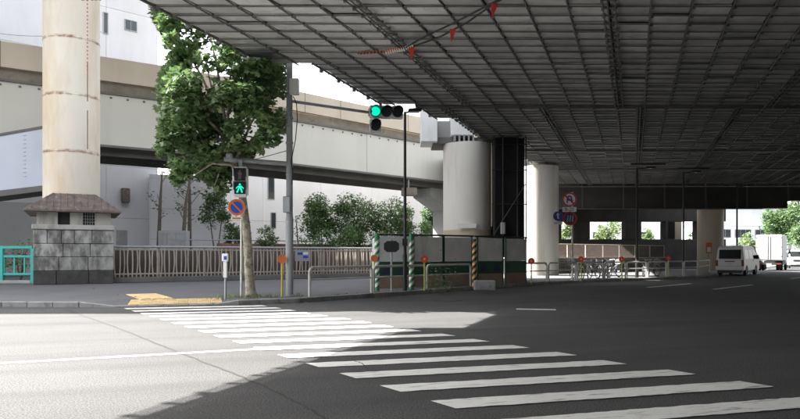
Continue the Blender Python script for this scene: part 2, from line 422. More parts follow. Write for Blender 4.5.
# slab of the road deck itself
deck = thing('viaduct', 'dark elevated road deck roofing over the whole right of the street', 'viaduct', (12,20,DZ))
mb = MB()
slab = [(edge_x(a+.01)+.9, a+.25) for (a,b,_) in SECT]
pl = []
for (a, b, x0) in SECT: pl += [(x0+1.0, a+.02), (x0+UR*(b-a)+1.0, b-.02)]
pl += [(26,52.1),(26,68),(4,68),(4,52.1)][:0]+[(130,51.9),(130,-70),(pl[0][0]-23,-70)]  # slab stretched right and behind, out of view, to cut sky light underneath
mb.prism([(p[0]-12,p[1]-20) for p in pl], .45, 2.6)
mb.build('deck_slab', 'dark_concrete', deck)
MB().box(4-12,22-12,32.95,48,.45,2.6).build('deck_slab', 'dark_concrete', deck)  # added slab past the deck end, out of view, shades the far frame
# far girder wrapped in tarpaulin, panel by panel
gx = [8.0 + 3.3*i for i in range(9)]
for i, x in enumerate(gx):
    zb = 5.08 if x < 28.5 else 5.7
    MB().box(x-12+.03, x+3.27-12, 32.1, 32.9, zb-DZ+random.uniform(-.03,.03), -.02+.4).build('girder_panel', 'tarp', deck, .02)
    MB().box(x-12-.05, x-12+.05, 32.02, 32.1, zb-DZ-.03, .2).build('girder_post', 'tarpline', deck)
MB().tube([(8-12,32.0,5.06-DZ),(29-12,32.0,5.06-DZ)], .05).build('girder_pipe', 'tarpline', deck)
MB().tube([(8-12,31.98,-.2),(40-12,31.98,-.2)], .06).build('girder_pipe', 'tarpline', deck)

# hanging scaffold under it: planks, long pipes, ladder beams, edge pipe, clamps
scaf = thing('hanging_scaffold', 'grid of grey scaffold planks and pipes hung under the elevated road', 'scaffold', (0,20,DZ))
PW, PD = .93, .54
def pl_mesh(var):
    b = MB(); w2, d2 = (PW if var < 2 else PW/2)-.045, PD+.07
    sk = WSL
    def pt(u, v, z): return (u + UR*v, v + sk*u, z)
    b.hexa([pt(0,0,-.045),pt(w2,0,-.045),pt(w2,d2,.0),pt(0,d2,.0)], [pt(0,0,-.01),pt(w2,0,-.01),pt(w2,d2,.035),pt(0,d2,.035)])
    if var == 1: b.hexa([pt(w2*.45,.03,-.058),pt(w2*.47,.03,-.058),pt(w2*.47,.17,-.045),pt(w2*.45,.17,-.045)], [pt(w2*.45,.03,-.03),pt(w2*.47,.03,-.03),pt(w2*.47,.17,-.02),pt(w2*.45,.17,-.02)])
    return b
PMESH = [pl_mesh(0).mesh('plank','plank',0,False), pl_mesh(1).mesh('plank','plank',0,False), pl_mesh(2).mesh('plank','plank',0,False)]
cells = []
for si, (a, b, x0) in enumerate(SECT):
    if b < 15: a = 6.6; x0 = x0 + UR*(a+6.)
    nv = max(1, round((b-a)/PD)); dv = (b-a)/nv
    nu = int((XMAX-x0)/PW)+14
    if si in HALF:
        for j in range(nv): cells.append((x0+UR*j*dv, a+j*dv, 20+si))
        x0 += PW/2
    for j in range(nv):
        for i in range(-3, nu):
            v = j*dv; u = i*PW
            v -= WSL*u                                    # keep rows inside the section: shift along the pipe
            # snap to the section: rows run with slope WSL, so the row index drifts with u
            y = a + v + WSL*u; x = x0 + u + UR*(y-a)
            if i < 0 or x > XMAX or y > 51.4: continue
            cells.append((x, y, si))
def visible(x, y): 
    px = 400+F*x/y; py = YH-F*(DZ-H)/y
    return -30 < px < 840 and py > -25
vis = sorted([c for c in cells if visible(c[0], c[1])], key=lambda c: c[1]**2+c[0]**2)
near = vis[:300]; nearset = set(near)
for (x, y, si) in near:
    o = link('plank', PMESH[2 if si >= 20 else random.random() < .3], scaf, (x, y-20, random.uniform(-.015,.015)))
    o.rotation_euler = (random.uniform(-.02,.02), random.uniform(-.006,.006), random.uniform(-.004,.004))
rest = MB(); pm = [pl_mesh(0), pl_mesh(1), pl_mesh(2)]
for (x, y, si) in cells:
    if (x, y, si) in nearset: continue
    q = pm[2 if si >= 20 else random.random() < .2]; dz = random.uniform(-.012,.012)
    rest.add([(v[0]+x, v[1]+y-20, v[2]+dz) for v in q.v], q.f)
o = rest.build('plank_field', 'plank', scaf, smooth=False); o['kind'] = 'stuff'
clamps = MB(); RUNGS = MB()
for si, (a, b, x0) in enumerate(SECT):
    if b < 15: a2 = 6.6; x0 = x0 + UR*(a2+6.); a = a2
    xe = x0
    if si in HALF: x0 += PW/2
    nu = int((XMAX-x0)/PW)
    for i in range(0, nu):
        def at(y, du=0, z=-.075): return (x0 + i*PW + UR*(y-a) + du - .02, y-20, z)
        y1 = min(b, 51.6)
        if i % LADDER[si][0] == LADDER[si][1] % LADDER[si][0]:
            for du in (-.14, -.03, .14): MB().tube([at(a,du,-.12), at(y1,du,-.12)], .018, 6).build('ladder_pipe', 'pipe', scaf)
            lb = MB(); y = a
            while y < y1:
                lb.tube([at(y,-.13,-.12), at(y,.13,-.12)], .018, 4); lb.box(at(y)[0]-.17, at(y)[0]-.11, y-20-.04, y-20+.04, -.17, -.08); lb.box(at(y)[0]+.11, at(y)[0]+.17, y-20-.04, y-20+.04, -.17, -.08); y += .46
            RUNGS.add(lb.v, lb.f)
        else:
            if abs(400+F*at(b)[0]/b-400) < 700 or y1 < 30: MB().tube([at(a), at(y1)], .02, 6).build('long_pipe', 'pipe', scaf)
        nv = max(1, round((y1-a)/PD))
        for j in range(nv):
            p = at(a + (j+.02)*(y1-a)/nv)
            if p[1]+20 < 32: clamps.box(p[0]-.02, p[0]+.08, p[1]-.025, p[1]+.025, -.10, -.045)
    x0 = xe
    MB().hexa([(x0,a-20,.05),(XMAX,a-20,.05),(XMAX,b-20,.05),(x0+UR*(b-a),b-20,.05)],[(x0,a-20,.08),(XMAX,a-20,.08),(XMAX,b-20,.08),(x0+UR*(b-a),b-20,.08)]).build('light_stop_sheet', 'black', scaf)  # added black sheet over the planks, keeps sky out of their gaps
    nv = max(1, round((b-a)/PD))
    for j in range(nv):
        y = a+j*(b-a)/nv
        if y < 51.4: MB().tube([(x0+UR*(y-a)-.12,y-20-.02,-.062),(min(XMAX,y*.75+4),y-20-.02,-.062)], .016, 5).build('transom', 'pipe', scaf)
    # edge pipes and end row
    e0 = (x0-.08, a-20, -.02); e1 = (x0+UR*(b-a)-.08, b-20, -.02)
    MB().tube([e0, e1], .035, 8).build('edge_pipe', 'pipe', scaf)
    MB().tube([(e0[0]-.05,e0[1],.12), (e1[0]-.05,e1[1],.12)], .03, 8).build('edge_pipe', 'pipe', scaf)
    tb = MB().hexa([(x0-.04,a-20,.0),(x0+.0,a-20,.0),(x0+UR*(b-a)+.0,b-20,.0),(x0+UR*(b-a)-.04,b-20,.0)], [(x0-.04,a-20,.24),(x0+.0,a-20,.24),(x0+UR*(b-a)+.0,b-20,.24),(x0+UR*(b-a)-.04,b-20,.24)])
    tb.build('toe_board', 'plank', scaf)
    if si == 3: MB().tube([(x0-.1,a-20,-.10), (XMAX,a-20,-.10)], .045, 8).build('cross_beam', 'pipe', scaf)
    k = 0; y = a+.6
    while y < b:
        clamps.box(x0+UR*(y-a)-.16, x0+UR*(y-a)-.05, y-20-.04, y-20+.04, -.12, .2); y += 1.15
clamps.build('clamps', 'pipe', scaf)['kind'] = 'stuff'; RUNGS.build('ladder_rungs', 'pipe', scaf)['kind'] = 'stuff'
for yb in (34.6, 42.): MB().box(edge_x(yb)+.4, XMAX, yb-20-.07, yb-20+.07, -.15, -.07).build('cross_beam', 'pipe', scaf)
# white tube lamp stub sticking out of the edge
MB().tube([(W(241,58.6,18.2).x, -1.8, W(0,58.6,18.2).z-DZ), (W(260,58.6,18.2).x, -1.75, W(0,58.6,18.2).z-DZ)], .05, 8).build('stub_pipe', 'white', scaf)

# upper expressway carried by the tall rusty column, its shade covers the far pavement
ue = thing('upper_expressway', 'upper expressway deck carried high above by the rusty column', 'viaduct', (-20,29,17.5))
MB().prism([(-24,-8.3),(-4,-8.1),(3,-6.6),(20,-5.4),(20,11.0),(-24,11.0)], .9, 2.4).build('deck_slab', 'concrete', ue)
MB().box(3.0,9.6,-2.2,2.2,-1.2,.9).build('crossbeam', 'concrete', ue)

# ================================================================== round columns
def column(name, label, x, y, r, z0, z1, m, base=None, n=40):
    t = thing(name, label, 'column', (x,y,z0))
    MB().lathe([(r,0 if not base else base),(r,z1-z0)], n).build('shaft', m, t)
    if base: MB().lathe([(r+.012,0),(r+.012,base),(r,base+.01)], n).build('painted_base', 'column_base', t)
    return t
c2x, c2y = XX(468,32.), 32.
c2 = column('viaduct_column', 'pale grey round column rising out of the construction hoarding', c2x, c2y, 1.22, .12, 6.75, 'column', 2.55-.12)
MB().box(-.65,.25,-1.34,-1.25,2.50,2.72).build('notice_plate', 'signwhite', c2)
MB().lathe([(.035,2.6),(.035,6.6)], 8, (1.05,-.85)).build('drain_pipe', 'column_base', c2)
c3 = column('viaduct_column', 'round column with its left side sunlit, behind the dark wrapped tower', XX(540,40.), 40., 1.12, .12, 6.75, 'column')
c4 = column('viaduct_column', 'round beige column beside the white van under the deck end', XX(711.5,53.), 53.2, 1.0, .12, 5.05, 'beige')
# pier head on column 2
ph = thing('pier_head', 'pale concrete crossbeam with white covers on top of the pale column', 'crossbeam', (c2x,c2y,6.75))
MB().box(-1.75,1.2,-.5,1.6,.0,.30).build('bearing_block', 'dark_concrete', ph)
MB().box(XX(438,31.6)-c2x,XX(453,31.6)-c2x,-.2,1.4,ZZ(141,31.6)-6.75,ZZ(120,31.6)-6.75).build('crossbeam', 'concrete', ph, .03)
MB().box(XX(421,31.2)-c2x,XX(437.5,31.2)-c2x,-.9,.8,ZZ(142,31.2)-6.75,ZZ(100,31.2)-6.75).build('white_cover', 'white', ph, .03)
MB().box(XX(451,31.2)-c2x,XX(474,31.2)-c2x,-1.0,.8,ZZ(135.5,31.)-6.75,ZZ(112,31.)-6.75).build('white_cover', 'white', ph, .03)
for i in range(5): MB().box(XX(454,31.)-c2x+.22*i,XX(454,31.)-c2x+.22*i+.08,-1.05,-.6,.02,.34).build('bearing_rib', 'galv', ph)

# tall rusty column on its stone base
cx, cy = -14.72, 29.15
rc = thing('tall_column', 'tall cream steel column streaked with rust, standing on the stone base', 'column', (cx,cy,3.7))
MB().lathe([(1.155,0),(1.155,17.5-.3-3.7)], 56).build('shaft', 'rustcolumn', rc)
for k in range(4):
    z = 5.86+2.477*k-3.7
    MB().lathe([(1.155,z-.03),(1.168,z-.012),(1.168,z+.012),(1.155,z+.03)], 56).build('weld_ring', 'rustcolumn', rc)
sa = R(-31)                                              # vertical rusty seam
for z0_, z1_ in ((4.5,6.4),(6.6,8.5)):
    MB().tube([(1.157*math.cos(sa),1.157*math.sin(sa),z0_-2.2),(1.157*math.cos(sa),1.157*math.sin(sa),z1_-2.4)], .018, 6).build('weld_seam', 'rust', rc)
dots = MB()
for i in range(20): 
    z = 12.7-.17*i-3.7; dots.box(1.146*math.cos(sa)-.02,1.146*math.cos(sa)+.02,1.146*math.sin(sa)-.03,1.146*math.sin(sa)+.02,z-.03,z+.03)
dots.build('seam_dots', 'redd', rc)

# stone base with blocks, cornice, vent chamber and hipped metal roof
bx0, bx1, by0, by1 = XX(34,27.4), XX(115,27.4), 27.4, 31.2
pa_ = face_cam(XX(74.5,27.4), 27.4)
sb = thing('stone_pier', 'soot-stained stone block base with small brown hipped roof', 'pier', ((bx0+bx1)/2, by0, .12), pa_)
hw = (bx1-bx0)/2*math.cos(pa_)
def lx(px): return (px-74.5)/F*27.6*math.cos(pa_)
MB().box(-hw+.06,hw-.06,.06,by1-by0-.06,0,2.35).build('core', 'stone_dark', sb)
rows = [(0,.56,'stone_dark',[0,.28,.68,1]),(.575,1.14,'stone',[0,.31,.67,1]),(1.155,1.70,'stone',[0,.36,.7,1]),(1.715,2.28,'stone',[0,.17,.34,.5,.72,1])]
for (z0_, z1_, m_, cut) in rows:
    for i in range(len(cut)-1):
        x0_ = -hw+2*hw*cut[i]+.008; x1_ = -hw+2*hw*cut[i+1]-.008; j = random.uniform(-.012,.012)
        MB().box(x0_,x1_,j,.4,z0_,z1_).build('stone_block', m_, sb, .022)
    for s_ in (-1,1):
        for q in range(5):
            a = .41+q*.675; MB().box(min(s_*hw,s_*(hw-.3)),max(s_*hw,s_*(hw-.3)),a,a+.66,z0_,z1_).build('stone_block', m_, sb, .022)
MB().box(-hw-.05,hw+.05,-.07,by1-by0+.07,2.29,2.50).build('cornice', 'plaster', sb, .03)
cz0, cz1 = 2.505, 3.02; MB().box(-hw+.32,hw-.32,.5,by1-by0-.32,cz0,cz1).build('core', 'stone_dark', sb)
# vent chamber: front wall with two openings
fx = [-hw+.12, lx(58), lx(70), lx(83), lx(95), hw-.12]
for i in (0,2,4): MB().box(fx[i],fx[i+1],.12,.3,cz0,cz1).build('wall', 'plaster', sb)
MB().box(-hw+.12,-hw+.3,.301,by1-by0-.1,cz0,cz1).build('wall', 'plaster', sb)
MB().box(hw-.3,hw-.12,.301,by1-by0-.1,cz0,cz1).build('wall', 'plaster', sb)
for i in (1,3):
    v = MB().box(fx[i],fx[i+1],.28,.32,cz0,cz1).build('vent', 'black', sb)
    g = MB()
    for q in range(1,5): g.box(fx[i]+(fx[i+1]-fx[i])*q/5-.012,fx[i]+(fx[i+1]-fx[i])*q/5+.012,.2,.24,cz0,cz1)
    for q in range(1,4): g.box(fx[i],fx[i+1],.185,.2,cz0+.13*q-.01,cz0+.13*q+.01)
    if i == 3: g.build('lattice', 'signgrey', v)
MB().box(-hw-.33,hw+.28,-.35,by1-by0+.35,3.02,3.13).build('eaves', 'rustroof', sb, .02)
e0, e1 = (-hw-.30, hw+.25), (lx(52.5), lx(96.5))
roof = MB().hexa([(e0[0],-.32,3.13),(e0[1],-.32,3.13),(e0[1],by1-by0+.3,3.13),(e0[0],by1-by0+.3,3.13)],
                 [(e1[0],.62,3.86),(e1[1],.62,3.86),(e1[1],3.1,3.86),(e1[0],3.1,3.86)]).build('roof', 'rustroof', sb)
for i in range(15):
    t = i/14; xb = e0[0]+(e0[1]-e0[0])*t; xt = max(e1[0], min(e1[1], xb)); 
    f_ = 1.0 if e1[0] <= xb <= e1[1] else (xb-e0[0])/(e1[0]-e0[0]) if xb < e1[0] else (e0[1]-xb)/(e0[1]-e1[1])
    if f_ > .05: MB().tube([(xb,-.325,3.135),(xb,-.325+.94*f_,3.135+.73*f_)], .018, 5).build('standing_seam', 'rustroof', roof)

# ================================================================== elevated beige ramp behind
RP = [(-60,20.5),(-45,24.5),(-34,28.4),(-27,31.3),(-21.1,34.3),(-14.25,38.8),(-10.3,41.8),(-6.62,45.3),(-2.06,49.7),(3.4,55),(9,60.5),(22,73.5)]
ramp = thing('elevated_ramp', 'curved elevated ramp with beige parapet and grey girder behind the tree', 'viaduct', (-14,39,7.6))
def sweep(offa, offb, z0_, z1_, m_, name, p=ramp, ox=-14, oy=39, oz=7.6, path=RP):
    A = offs([(q[0],q[1],0) for q in path], offa); B = offs([(q[0],q[1],0) for q in path], offb)
    k = len(A); v = []
    for a, b in zip(A, B):
        v += [(a[0]-ox,a[1]-oy,z0_-oz),(b[0]-ox,b[1]-oy,z0_-oz),(b[0]-ox,b[1]-oy,z1_-oz),(a[0]-ox,a[1]-oy,z1_-oz)]
    f = [(0,1,2,3),((k-1)*4+3,(k-1)*4+2,(k-1)*4+1,(k-1)*4)]
    for i in range(k-1):
        for q in range(4): f.append((i*4+q,(i+1)*4+q,(i+1)*4+(q+1)%4,i*4+(q+1)%4))
    return MB().add(v, f).build(name, m_, p)
sweep(0, .3, 11.30, 12.65, 'beige', 'parapet')
sweep(.35, 8.5, 10.75, 11.35, 'recess', 'deck_slab')
sweep(.32, .5, 7.62, 10.70, 'ramp_grey', 'girder')
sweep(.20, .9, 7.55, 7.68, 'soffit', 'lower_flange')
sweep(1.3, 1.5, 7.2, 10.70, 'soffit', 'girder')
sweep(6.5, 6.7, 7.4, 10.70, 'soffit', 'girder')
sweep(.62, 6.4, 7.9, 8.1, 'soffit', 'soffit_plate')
sweep(8.2, 8.5, 11.30, 12.65, 'beige', 'parapet')
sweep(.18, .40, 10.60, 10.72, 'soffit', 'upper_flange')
bolts = MB(); lens = 0
for (a, b) in walk([(q[0],q[1],0) for q in RP[2:11]], .95):
    t = (b-a).normalized(); nn = Vector((-t.y,t.x,0)); p = a+nn*.30
    bolts.box(p.x+14-.05,p.x+14+.05,p.y-39-.05,p.y-39+.05,10.38-7.6,10.47-7.6)
bolts.build('bolts', 'soffit', ramp)['kind'] = 'stuff'
for q, s_ in ((-2.06,1),(-24,1),(-13.,1)):
    for i in range(len(RP)-1):
        if RP[i][0] <= q < RP[i+1][0]:
            tt = (q-RP[i][0])/(RP[i+1][0]-RP[i][0]); yy = RP[i][1]*(1-tt)+RP[i+1][1]*tt
            an = math.atan2(RP[i+1][1]-RP[i][1], RP[i+1][0]-RP[i][0])
            o = MB().box(-.35,.35,.285,.318,.08,3.0).build('splice_plate', 'ramp_grey', ramp, loc=(q+14, yy-39, 0)); o.rotation_euler = (0,0,an)
for (a, b) in walk([(q[0],q[1],0) for q in RP[2:11]], 4.0):
    an = math.atan2((b-a).y, (b-a).x)
    o = MB().box(-.02,.02,-.012,.01,11.3-7.6,12.66-7.6).build('joint', 'recess', ramp, loc=(a.x+14, a.y-39, 0)); o.rotation_euler = (0,0,an)
# its pier, half hidden by the pale column
rp = thing('ramp_pier', 'grey T-shaped ramp pier half hidden behind the pale column', 'pier', (4.5,59.5,.12), R(44))
MB().prism([(-1.1,-1.1),(1.1,-1.1),(1.1,1.1),(-1.1,1.1)], 0, 5.4).build('shaft', 'concrete', rp, .1)
MB().prismy([(-3.6,6.3),(-1.2,5.2),(1.2,5.2),(3.6,6.3),(3.6,7.05),(-3.6,7.05)], -1.1, 1.1).build('crossbeam', 'concrete', rp, .05)
# lower blue-grey ramp, running left from behind the tall column
lr = thing('lower_ramp', 'pale blue-grey steel ramp side running left from behind the rusty column', 'viaduct', (-20,32,5))
def seg(xa, xb, ya, yb, m_, name, y0, y1):     # pixel rows top/bottom at both ends
    X0, X1 = XX(xa,31.8), XX(xb,31.8)
    za0, za1, zb0, zb1 = ZZ(ya[0],31.8), ZZ(ya[1],31.8), ZZ(yb[0],31.8), ZZ(yb[1],31.8)
    return MB().hexa([(X0+20,y0-32,za1-5),(X1+20,y0-32,zb1-5),(X1+20,y1-32,zb1-5),(X0+20,y1-32,za1-5)],
                     [(X0+20,y0-32,za0-5),(X1+20,y0-32,zb0-5),(X1+20,y1-32,zb0-5),(X0+20,y1-32,za0-5)]).build(name, m_, lr)
seg(-200,68,(172,214),(124,182.5),'bluesteel','side_plate',31.8,32.1)
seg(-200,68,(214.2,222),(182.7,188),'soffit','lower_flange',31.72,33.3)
seg(-200,68,(169,172),(121.6,124),'soffit','coping',31.75,32.2)
for px in (-30,10,24.5):
    pass
o = MB()
for i in range(14): o.box(XX(24.5,31.8)+20-.07,XX(24.5,31.8)+20+.07,-.24,-.2,-.05+i*.2-.04+.3,-.05+i*.2+.04+.2)
o.build('rivet_strip', 'bluesteel', lr)

# ================================================================== buildings behind
def building(name, label, p, ang, nx, nz, pw, ph_, depth, m_, z0_=.12, skip=(), core='bldcore'):
    t = thing(name, label, 'building', (p[0],p[1],z0_), ang)
    MB().box(0,nx*pw,.03,depth,0,nz*ph_).build('core', core, t)
    MB().box(-.05,nx*pw+.05,-.06,depth+.05,nz*ph_,nz*ph_+.3).build('coping', m_, t)
    pm_ = MB().box(.012,pw-.012,-.05,.03,.012,ph_-.012).mesh('wall_panel', m_, 0, False)
    for i in range(nx):
        for j in range(nz):
            if (i,j) in skip: continue
            link('wall_panel', pm_, t, (i*pw,0,j*ph_))
    MB().box(nx*pw,nx*pw+.05,-.05,depth,0,nz*ph_).build('side_wall', m_, t)
    MB().box(-.05,0,-.05,depth,0,nz*ph_).build('side_wall', m_, t)
    return t
def window(t, x, z, w_, h_, fm='galv', y=-.05, grid=0):
    f = MB()
    f.box(x-.06,x,y-.07,y+.05,z-.06,z+h_+.06).box(x+w_,x+w_+.06,y-.07,y+.05,z-.06,z+h_+.06).box(x,x+w_,y-.07,y+.05,z-.06,z).box(x,x+w_,y-.07,y+.05,z+h_,z+h_+.06)
    for g in range(grid): f.box(x+w_*(g+1)/(grid+1)-.02,x+w_*(g+1)/(grid+1)+.02,y-.05,y-.01,z,z+h_)
    fo = f.build('window', fm, t); MB().box(x,x+w_,y-.03,y-.004,z,z+h_).build('pane', 'winglass', fo); return fo
def on_facade(t, ang, px, py):          # pixel -> local x,z on a facade whose empty is t
    d = Vector((math.cos(ang), math.sin(ang))); o = Vector(t.location.xy); k = (px-400)/F
    s_ = (k*o.y - o.x)/(d.x - k*d.y); q = o + d*s_
    return s_, ZZ(py, q.y) - t.location.z
a1 = R(42)
# tall building: right corner at pixel 157
rcx, rcy = XX(157,56.), 56.
d = Vector((math.cos(a1), math.sin(a1))); L_ = 8*4.2
tb = building('tall_building', 'tall pale panel-clad building behind the rusty column', (rcx-d.x*L_, rcy-d.y*L_), a1, 8, 7, 4.2, 4.3, 12, 'bldpale')
for (px0,py0,px1,py1,g) in ((125,20,136,32,1),(103.5,13,107,34,0)):
    x0_, zt = on_facade(tb,a1,px0,py0); x1_, zb = on_facade(tb,a1,px1,py1); window(tb,x0_,zb,x1_-x0_,zt-zb,grid=g)
x0_, zt = on_facade(tb,a1,121,187); 
MB().box(x0_-.05,x0_+.6,-.45,-.06,zt-1.3,zt-.1).build('wall_lamp', 'rustroof', tb, .05)
x0_, zt = on_facade(tb,a1,116,230); x1_, zb = on_facade(tb,a1,127,247)
MB().box(x0_,x1_,-.09,-.052,0,zt).build('door', 'galv', tb)
# window pair on the left, behind the beige ramp
for px in (1,8):
    x0_, zt = on_facade(tb,a1,px,125); window(tb,x0_,zt-.9,.55,.9)
a2 = R(40)
wbp = Vector((XX(196,60.),60.))
wb = building('white_hall', 'long low white panel-clad hall behind the clipped shrubs', wbp, a2, 13, 3, 3.4, 4.6, 14, 'bldwhite')
for (px0,py0,px1,py1) in ((268,178,273.5,199),(271,213,275,228)):
    x0_, zt = on_facade(wb,a2,px0,py0); x1_, zb = on_facade(wb,a2,px1,py1); window(wb,x0_,zb,max(.3,x1_-x0_),zt-zb)
# grey annex between the two
an = building('grey_annex', 'low grey annex between the tall building and the white hall', (XX(150,54.),54.), R(20), 2, 3, 3.0, 2.55, 5, 'bldgrey')
# steel box cabinet beside the annex
cb = thing('louvre_cabinet', 'grey louvred steel cabinet behind the brown fence near the stone base', 'cabinet', (XX(158,40.),40.,.12))
MB().box(0,1.7,0,.8,0,2.85-.12).build('body', 'steel', cb, .02)
for i in range(3): MB().box(.06+.55*i,.55+.55*i,-.03,-.001,.2,2.6).build('door', 'galv', cb)
# wall behind the teal railing
lw = thing('concrete_wall', 'plain grey concrete wall behind the teal railing at the left edge', 'wall', (-34,34.6,.12), R(22))
for i in range(4): MB().box(i*3.6+.01,i*3.6+3.59,0,.35,0,4.4).build('wall_panel', 'concrete', lw, .01)

# ================================================================== fences at the back of the pavement
FA, FB = Vector((-12.75,28.42,.12)), Vector((1.5,38.3,.12))
fd = (FB-FA).normalized(); FL = (FB-FA).length; fa = math.atan2(fd.y, fd.x)
fn = thing('bridge_fence', 'long brown-beige fence of wavy upright bars behind the pavement', 'fence', FA, fa)
MB().box(0,FL,-.12,.22,0,.24).build('plinth', 'dark_concrete', fn, .02)
MB().box(0,FL,-.02,.04,.36,.42).build('bottom_rail', 'fence', fn)
MB().tube([(0,0,1.60),(FL,0,1.60)], .05, 8).build('top_rail', 'steel', fn)
MB().box(0,FL,-.03,.03,1.44,1.49).build('upper_rail', 'fence', fn)
def bar_mesh(s_):
    pts = []
    for i in range(7):
        t = i/6; pts.append((s_*.045*math.sin(t*math.pi*1.0)+s_*.02*(t-.5), -.03*math.sin(t*math.pi), .25+1.32*t))
    b = MB(); 
    for i in range(6):
        p, q = pts[i], pts[i+1]; ww = .026
        b.hexa([(p[0]-ww,p[1]-.015,p[2]),(p[0]+ww,p[1]-.015,p[2]),(p[0]+ww,p[1]+.015,p[2]),(p[0]-ww,p[1]+.015,p[2])],
               [(q[0]-ww,q[1]-.015,q[2]),(q[0]+ww,q[1]-.015,q[2]),(q[0]+ww,q[1]+.015,q[2]),(q[0]-ww,q[1]+.015,q[2])])
    return b.mesh('baluster','fence',0,False)
BMS = [bar_mesh(1), bar_mesh(-1), bar_mesh(.2)]
i = 0; x = .1
while x < FL:
    o = link('baluster', BMS[(0,1,2)[i%3]], fn, (x,0,0)); o.rotation_euler = (0, random.uniform(-.015,.015), random.uniform(-.2,.2)); x += .178; i += 1
for x in [0.05+2.1*k for k in range(8)]: MB().box(x-.05,x+.05,.04,.12,.24,1.58).build('post', 'fence', fn)
rw = thing('retaining_wall', 'dark stained low wall right behind the brown fence', 'wall', FA+Vector((-.45,.75,0)), fa)
for i in range(9): MB().box(i*1.9+.006,i*1.9+1.894,0,.25,0,1.5).build('wall_panel', 'darkwall', rw, .01)
# notice plate hung on the fence
npx = thing('notice_plate', 'small blue-grey notice plate hung on the fence beside the signal pole', 'sign', W(302,255,33.0), fa)
npx.location.z = ZZ(261,33.0)
MB().box(-.42,.42,-.10,-.07,0,.55).build('board', 'signgrey', npx)
for (x,z,m_) in ((-.3,.32,'blue'),(0.02,.33,'signwhite'),(.02,.15,'blue')): MB().box(x,x+.27,-.108,-.1,z,z+.12).build('print_block', m_, npx)
# brick planter wall behind
pw_ = thing('planter_wall', 'low red-brown brick planter wall behind the fence', 'wall', (XX(222,40.),40.,.12), R(30))
for r_ in range(6):
    x = -.2*(r_%2)
    while x < 12: 
        if 5-r_ < 5: MB().box(x,x+.39,0,.3,1.0+.16*r_,1.15+.16*r_).build('brick', 'brick', pw_)
        x += .4
MB().box(-.25,12.2,.03,.28,0,1.95).build('core', 'dark_concrete', pw_)
MB().tube([(-3,.15,2.15),(12.2,.15,2.15)], .035, 6).build('hand_rail', 'steel', pw_)
# teal railing on the far left
tr = thing('teal_railing', 'bright teal steel railing at the left of the stone base', 'railing', (XX(34,28.0)-8.0,28.0,.12))
for z0_, z1_ in ((1.50,1.62),(1.12,1.22),(.36,.46)): MB().box(0,7.95,-.05,.05,z0_,z1_).build('rail', 'teal', tr, .012)
for x in [7.95-1.32*k for k in range(7)]: MB().box(x-.07,x+.07,-.08,.08,0,1.5).build('post', 'teal', tr, .015)
x = 7.6
while x > 0: MB().box(x-.03,x+.03,-.03,.03,.46,1.12).build('baluster', 'teal', tr); x -= .44
MB().box(0,7.9,-.1,.35,0,.14).build('plinth', 'concrete', tr, .02)

# ================================================================== vegetation
def leafcloud(pts, size, mb_, upb=.5, lobed=False):
    for p in pts:
        a = random.uniform(0, 2*math.pi); tl = random.gauss(0, .75)
        nrm = Vector((math.cos(a)*math.sin(tl), math.sin(a)*math.sin(tl), math.cos(tl)*1.0)).normalized()
        u = nrm.cross(Vector((random.gauss(0,1),random.gauss(0,1),random.gauss(0,1)))).normalized(); v = nrm.cross(u)
        s_ = size*random.choice((.5,.7,.85,1.,1.1,1.3))*random.uniform(.9,1.1); c = Vector(p); k = nrm*s_*.18
        if lobed:
            o = [(0,-.5),(.42,-.38),(.28,-.08),(.6,.12),(.25,.18),(0,.62),(-.25,.18),(-.6,.12),(-.28,-.08),(-.42,-.38)]
            vs_ = [c + u*x*s_ + v*y*s_ - (k*abs(x)*1.6) for x, y in o]
            mb_.add(vs_, [(0,1,2,3,4,5),(0,5,6,7,8,9)])
        else:
            mb_.add([c-v*s_*.5, c+u*s_*.3-k*.5, c+v*s_*.5, c-u*s_*.3-k*.5], [(0,1,2),(0,2,3)])
def inpoly(x, y, P):
    c = False; j = len(P)-1
    for i in range(len(P)):
        if (P[i][1] > y) != (P[j][1] > y) and x < (P[j][0]-P[i][0])*(y-P[i][1])/(P[j][1]-P[i][1])+P[i][0]: c = not c
        j = i
    return c
# --- street tree (plane-like) beside the pedestrian signal
TB = G(251,297,.12); TY = TB.y
tree = thing('street_tree', 'leafy street tree with mottled pale trunk beside the pedestrian signal', 'tree', TB)
def tl(x, y, dy=0): p = W(x,y,TY+dy); return p - TB
tr_pts = [tl(251.5,299), tl(250.5,290), tl(249,270), tl(248,248), tl(246,225), tl(243,200), tl(239,182), tl(234,165), tl(228,140), tl(222,110), tl(218,75)]
MB().tube(tr_pts, [.21,.15,.135,.13,.122,.112,.10,.09,.08,.065,.04], 12).build('trunk', 'bark', tree)
limbs = MB()
TIPS = [(180,150,.3),(190,110,-.6),(260,130,.4),(270,95,-.3),(205,60,.5),(235,50,-.5),(215,185,.3),(262,150,-.5),(185,70,0),(175,30,.3),(205,10,-.4),(240,20,.6),(285,110,.4),(195,175,-.4),(165,120,0)]
for (x, y, dy) in TIPS:
    s_ = random.choice([6,7,7,8,8,9]); a = tr_pts[s_]; b = tl(x,y,dy*2); m_ = a.lerp(b,.5)+Vector((random.uniform(-.1,.1),random.uniform(-.1,.1),.18))
    limbs.tube([a, m_, b], [.055,.035,.012], 6)
limbs.build('limbs', 'bark', tree)
CP = [(150,12),(158,-2),(180,-22),(225,-28),(258,0),(275,40),(286,64),(291,84),(288,120),(284,140),(264,148),(254,156),(242,158),(236,172),(226,194),(211,198),(212,186),(190,176),(174,188),(166,160),(156,150),(160,120),(154,92),(163,72),(172,50)]
clumps = []; VOID = [(random.uniform(165,280), random.uniform(20,175), random.uniform(6,13)) for _ in range(13)]
